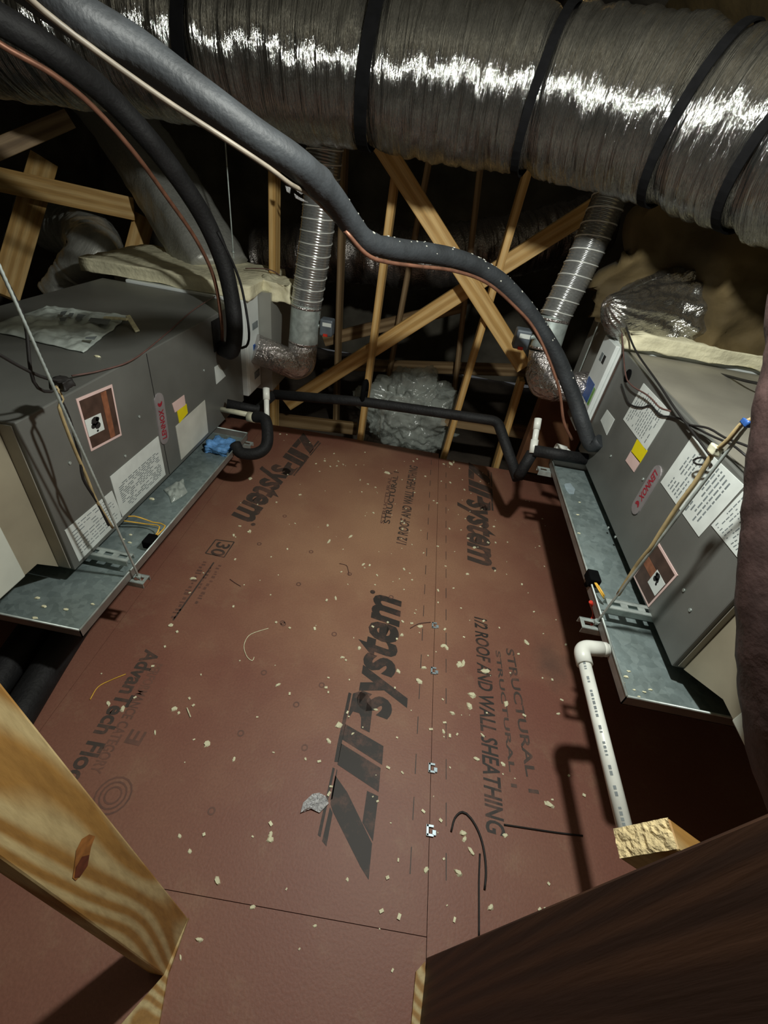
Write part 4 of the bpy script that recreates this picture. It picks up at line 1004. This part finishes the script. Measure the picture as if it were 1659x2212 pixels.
tag(wire('control_wire', [xw(1342, 830, XR - .006), xw(1358, 870, XR - .006), xw(1385, 880, XR - .006), xw(1405, 876, XR - .006), xw(1425, 897, XR - .006), xw(1450, 900, XR - .006), xw(1470, 905, XR - .01), xw(1490, 918, XR - .01), xw(1545, 945), xw(1580, 960), xw(1612, 985)], .003, 'black_wire'), 'black wire looping over the white caution sheet on the right furnace', 'wire')
tag(wire('control_wire', [xw(1490, 918), xw(1530, 925), xw(1565, 945), xw(1600, 958), xw(1625, 968)], .003, 'black_wire'), 'black wire leading off to the dark sleeve at the right edge', 'wire')
tag(wire('control_wire', [xw(1538, 992, XR - .03), xw(1515, 988, XR - .03), xw(1498, 994, XR - .03), xw(1505, 1003, XR - .03), xw(1530, 1004, XR - .03)], .0028, 'black_wire'), 'small black wire loop on the right furnace data sheet', 'wire')
zt = RT + .085
tag(wire('control_wire', [pd(1480, 792, 1.95), pd(1520, 800, 1.85), pd(1570, 812, 1.75), pd(1620, 825, 1.6), pd(1680, 835, 1.5)], .005, 'black_wire'), 'dark cable lying along the foam edge of the right plenum', 'cable')
# left side wires
def lw(px, py, x=XL + .11): return pxx(px, py, x)
tag(wire('control_wire', [pxx(-20, 545, -.93), lw(30, 640), lw(55, 700), lw(66, 800), lw(82, 838), lw(110, 846), lw(130, 832)], .004, 'black_wire'), 'black wire hanging in front of the left furnace and looping up', 'wire')
tag(wire('control_wire', [lw(-20, 755), lw(40, 790), lw(85, 812), lw(122, 822), lw(150, 820)], .004, 'black_wire'), 'black wire entering from the left edge above the left furnace', 'wire')
tag(wire('control_wire', [lw(120, 835), lw(135, 862), lw(128, 880), lw(145, 930), lw(165, 980), lw(185, 1025), lw(205, 1075), lw(225, 1110), lw(243, 1140)], .0045, 'tan_cable'), 'tan cable running down the left hanger rod', 'cable')
tag(wire('control_wire', [lw(125, 850), lw(150, 905), lw(172, 985), lw(180, 1035), lw(210, 1085), lw(235, 1135)], .004, 'black_wire'), 'black wire running down the left hanger rod', 'wire')
tag(wire('control_wire', [pz(155, 812, LT + .012), pz(220, 800, LT + .006), pz(290, 775, LT + .006), pz(360, 720, LT + .006), pz(420, 668, LT + .01), pd(478, 632, 2.35)], .0028, 'brown_wire'), 'thin brown wire crossing the top of the left furnace', 'wire')
tag(wire('control_wire', [pd(530, 580, 2.5), pd(580, 582, 2.5), pd(610, 600, 2.55), pd(650, 640, 2.50), pd(690, 680, 2.48)], .003, 'brown_wire'), 'thin brown wire going to the left damper motor', 'wire')
mb_c = lw(135, 828); tag(lumpy_box('wire_knot', mb_c - Vector((.018, .02, .012)), mb_c + Vector((.018, .02, .012)), 'black_wire', None, .008, 30, 5), 'dark knot of taped wires on the left hanger rod', 'tape')
c = rod_pt(1545, 972); tag(lumpy_box('wire_connector', c - Vector((.008, .012, .01)), c + Vector((.008, .012, .01)), 'pvc_old', None, .004, 40, 4), 'pale wire connectors on the right hanger rod', 'connector')
c = rod_pt(1612, 912); tag(lumpy_box('blue_tape', c - Vector((.005, .012, .006)), c + Vector((.005, .012, .006)), 'label_blue', None, .003, 40, 4), 'blue tape wrapped on cable near the right edge', 'tape')

# ================================================================== THINGS ON FURNACE AND PANS
def draped(name, quad, z, mat, label, cat, amp=.012, n=26, sc=14, seed=0, th=.002):
    a, b, c, d = quad; V = []; F_ = []
    for i in range(n + 1):
        for j in range(n + 1):
            u, v = i / n, j / n; p = a.lerp(b, u).lerp(d.lerp(c, u), v)
            e = min(u, 1 - u, v, 1 - v); h_ = (.004 + amp * (0.5 + noise.fractal(Vector((p.x * sc, p.y * sc, seed)), 1, 2, 3))) * min(1, e * 8 + .25)
            V.append(p + Vector((noise.noise(p * 20) * .008, noise.noise(p * 20 + Vector((5, 0, 0))) * .008, max(.003, h_))))
    F_ = [(i * (n + 1) + j, (i + 1) * (n + 1) + j, (i + 1) * (n + 1) + j + 1, i * (n + 1) + j + 1) for i in range(n) for j in range(n)]
    o = mesh_obj(name, V, F_, mat, None, None, True); m = o.modifiers.new('thick', 'SOLIDIFY'); m.thickness = th
    return tag(o, label, cat)
q = [pz(x, y, LT) for x, y in ((-40, 712), (104, 664), (282, 684), (180, 764))]
o = draped('document_bag', q, LT, 'poly_bag', 'clear plastic bag of manuals lying on the left furnace', 'bag', .016, 44, 15)
for q in (((132, 673), (146, 671), (140, 680), (128, 682)), ((150, 676), (160, 676), (156, 684), (146, 684)), ((168, 678), (186, 680), (172, 692), (162, 690)), ((128, 686), (146, 685), (140, 694), (130, 694)), ((196, 686), (240, 690), (232, 702), (190, 694)), ((185, 728), (210, 726), (204, 734), (184, 732))):
    mesh_obj('print_patch', [pz(x, y, LT + .030) for x, y in q], [(0, 1, 2, 3)], 'print_grey', o)
a, b = pz(225, 686, LT + .022), pz(276, 690, LT + .03)
board('wood_offcut', a, b, (0, 1, 0), .02, .008, 'chip', 'thin wood sliver beside the bag on the left furnace', 'wood offcut')
a, b = pz(276, 682, LT + .035), pz(297, 716, LT + .006)
board('wood_offcut', a, b, (1, 0, 0), .018, .007, 'chip', 'pale wood wedge at the end of the bag on the left furnace', 'wood offcut')
o = bpy.data.objects.new('wood_chip', CM[2]); COL.objects.link(o); o.location = pz(210, 771, LT) + Vector((0, 0, .001)); o.scale = (.012, .008, .006)
tag(o, 'single pale wood chip on top of the left furnace', 'wood chip')
c = pz(478, 972, ZL + .004); o = lumpy_box('blue_rag', c - Vector((.06, .05, 0)), c + Vector((.05, .07, .035)), 'glove_blue', None, .022, 24, 12)
tag(o, 'crumpled blue glove lying in the far end of the left pan', 'glove')
q = [pz(x, y, ZL + .003) for x, y in ((355, 1060), (395, 1035), (405, 1065), (372, 1088))]
draped('plastic_scrap', q, ZL, 'poly_film', 'crumpled clear plastic scrap in the left drain pan', 'plastic scrap', .014, 16, 40, 8)
for i, (x, y, r) in enumerate(((328, 1078, 6), (265, 1165, 5), (280, 1172, 5), (282, 1155, 4), (143, 1317, 7), (80, 1292, 6), (95, 1310, 6), (75, 1335, 7), (200, 1305, 5))):
    c = pz(x, y, ZL + .0035); o = bpy.data.objects.new('wood_chip', CM[i % 6]); COL.objects.link(o); o.location = c; s_ = r * (c - CAM).dot(_f) / FPX; o.scale = (s_, s_ * .7, s_ * .5)
    tag(o, 'pale wood chip lying in the left drain pan', 'wood chip', 'pale chips in the left pan')
for i, (x, y, r) in enumerate(((1352, 1462, 6), (1358, 1450, 5), (1345, 1475, 5), (1370, 1490, 4), (1392, 1495, 5), (1405, 1490, 5), (1380, 1505, 4), (1248, 1112, 4), (1250, 1152, 4), (1252, 1085, 3))):
    c = pz(x, y, ZR + .0035); o = bpy.data.objects.new('wood_chip', CM[i % 6]); COL.objects.link(o); o.location = c; s_ = r * (c - CAM).dot(_f) / FPX; o.scale = (s_, s_ * .6, s_ * .5)
    tag(o, 'pale wood chip lying in the right drain pan', 'wood chip', 'pale chips in the right pan')
c = pz(1230, 1055, ZR + .0028)
o = MB().prism([c + Vector((math.cos(t * .5236) * .022 * random.uniform(.8, 1.2), math.sin(t * .5236) * .045 * random.uniform(.8, 1.2), 0)) for t in range(12)], (0, 0, .0015)).build('dried_glue', 'clip_metal')
tag(o, 'pale teal dried glue spot in the far end of the right pan', 'glue spot')

# black pipes below the floor edge at the left
o = tube('flex_pipe', [(-.97, .30, .052), (-1.005, .50, .052), (-1.045, .72, .052), (-1.09, 1.0, .052), (-1.16, 1.35, .052), (-1.26, 1.8, .052)], .05, 'foam_rubber_dark', None, 20, .03)
tag(o, 'grey-black insulated pipe tucked along the left floor edge', 'pipe')
o = tube('flex_pipe', [(-1.10, .30, .052), (-1.14, .55, .052), (-1.18, .78, .052), (-1.25, 1.1, .052), (-1.36, 1.5, .052)], .05, 'foam_rubber_dark', None, 20, .03)
tag(o, 'darker insulated pipe beside the one at the left floor edge', 'pipe')

# ================================================================== FOREGROUND TIMBERS
def post(name, base_quad, top_quad, mat, label):
    V = [Vector(p) for p in base_quad] + [Vector(p) for p in top_quad]
    o = MB().add(V, [(0, 3, 2, 1), (4, 5, 6, 7), (0, 1, 5, 4), (1, 2, 6, 5), (2, 3, 7, 6), (3, 0, 4, 7)]).build(name, mat, None, bevel=.003)
    return tag(o, label, 'lumber')
a, b = pz(408, 1985), pz(356, 2110); at1 = pxx(0, 1470, a.x - .055); 
# left post: visible face spans a-b at the floor, its far edge reaches at1 higher up
dv = (at1 - a) / at1.z
w = b - a; th = Vector((-.038, 0, 0)); H_ = 2.36
post('truss_post', [a, b, b + th, a + th], [a + dv * H_, b + dv * H_ , b + th + dv * H_, a + th + dv * H_], 'wood_fore', 'grained pine post at the lower left, close to the camera')
PL_ = bpy.data.objects['truss_post']
fn = (b - a).cross(dv).normalized()
def on_face(px, py): r = ray(px, py); return CAM + r * ((a - CAM).dot(fn) / r.dot(fn))
def knot(poly, mat, off):
    P_ = [on_face(*q) for q in poly]; nn_ = fn if fn.dot(CAM - P_[0]) > 0 else -fn
    mesh_obj('knot', [p + nn_ * off for p in P_], [tuple(range(len(P_)))], mat, PL_)
knot([(205, 1806), (196, 1830), (190, 1862), (178, 1886), (163, 1902), (156, 1896), (160, 1870), (164, 1836), (176, 1812), (192, 1802)], 'knot_ring', .0006)
knot([(192, 1846), (188, 1870), (172, 1893), (160, 1896), (163, 1872), (176, 1850)], 'knot_heart', .0010)
a2 = pz(921, 2068); at2 = pxx(1659, 1752, a2.x)
dv2 = (at2 - a2) / at2.z; w2 = Vector((-.012, -.14, 0)); th2 = Vector((.038, 0, 0))
post('truss_post', [a2, a2 + th2, a2 + w2 + th2, a2 + w2], [p + dv2 * 2.36 for p in (a2, a2 + th2, a2 + w2 + th2, a2 + w2)], 'wood_brown', 'dark brown timber post filling the lower right corner')
# floor plates at the posts
q = [pz(x, y) for x, y in ((407, 1984), (362, 2104), (344, 2230), (255, 2222), (356, 2108))]
o = MB().prism([p + Vector((0, 0, .0008)) for p in (pz(409, 1984), pz(364, 2108), pz(330, 2300), pz(190, 2300), pz(352, 2112))], (0, 0, .012)).build('wood_shim', 'wood_fore')
tag(o, 'thin pale wood shim on the floor against the left post', 'wood shim')
o = MB().prism([p + Vector((0, 0, .0008)) for p in (pz(917, 2078), pz(917, 2290), pz(880, 2290), pz(897, 2100))], (0, 0, .010)).build('wood_shim', 'wood_fore')
tag(o, 'narrow pale wood shim on the floor against the dark right post', 'wood shim')
# cut brace end behind the right post
e0 = pd(1392, 1812, .66); ax = Vector((.80, -.05, -.50)).normalized()
BR = thing('cut_brace', 'rough sawn timber end poking out from behind the dark right post', 'lumber')
o = board('brace', e0, e0 + ax * .42, Vector((.5, .0, .8)), .089, .040, 'wood_fore', None, None, BR)
m = o.matrix_world.copy(); wv = m.col[0].to_3d(); tv = m.col[1].to_3d()
# ragged end grain
V = []; F_ = []; nn = 16
for i in range(nn + 1):
    for j in range(7):
        u = (i / nn - .5) * .0885; v = (j / 6 - .5) * .0395; edge = (j == 0 or j == 6)
        V.append(e0 + wv * u + tv * v - ax * (.0015 + (random.uniform(0, .004) if not edge else random.uniform(0, .002))))
F_ = [(i * 7 + j, (i + 1) * 7 + j, (i + 1) * 7 + j + 1, i * 7 + j + 1) for i in range(nn) for j in range(6)]
mesh_obj('end_grain', V, F_, 'wood_endgrain', BR)
# dark sleeve at the right edge
o = tube('sleeved_duct', [Vector((.93, 1.14, 1.58))] + [pd(x, y, d_) for x, y, d_ in ( (1818, 600, .79), (1784, 760, .78), (1757, 900, .77), (1738, 1100, .76), (1727, 1300, .75), (1727, 1450, .75), (1743, 1600, .75), (1787, 1740, .76), (1887, 1860, .78))] + [Vector((1.06, .33, .45)), Vector((1.12, .31, .09))], .084, 'sleeve_dark', None, 40, .012, crinkle(.05, 16, 1.2, 3))
tag(o, 'dark brown sleeved duct hanging at the right edge close to the camera', 'duct')
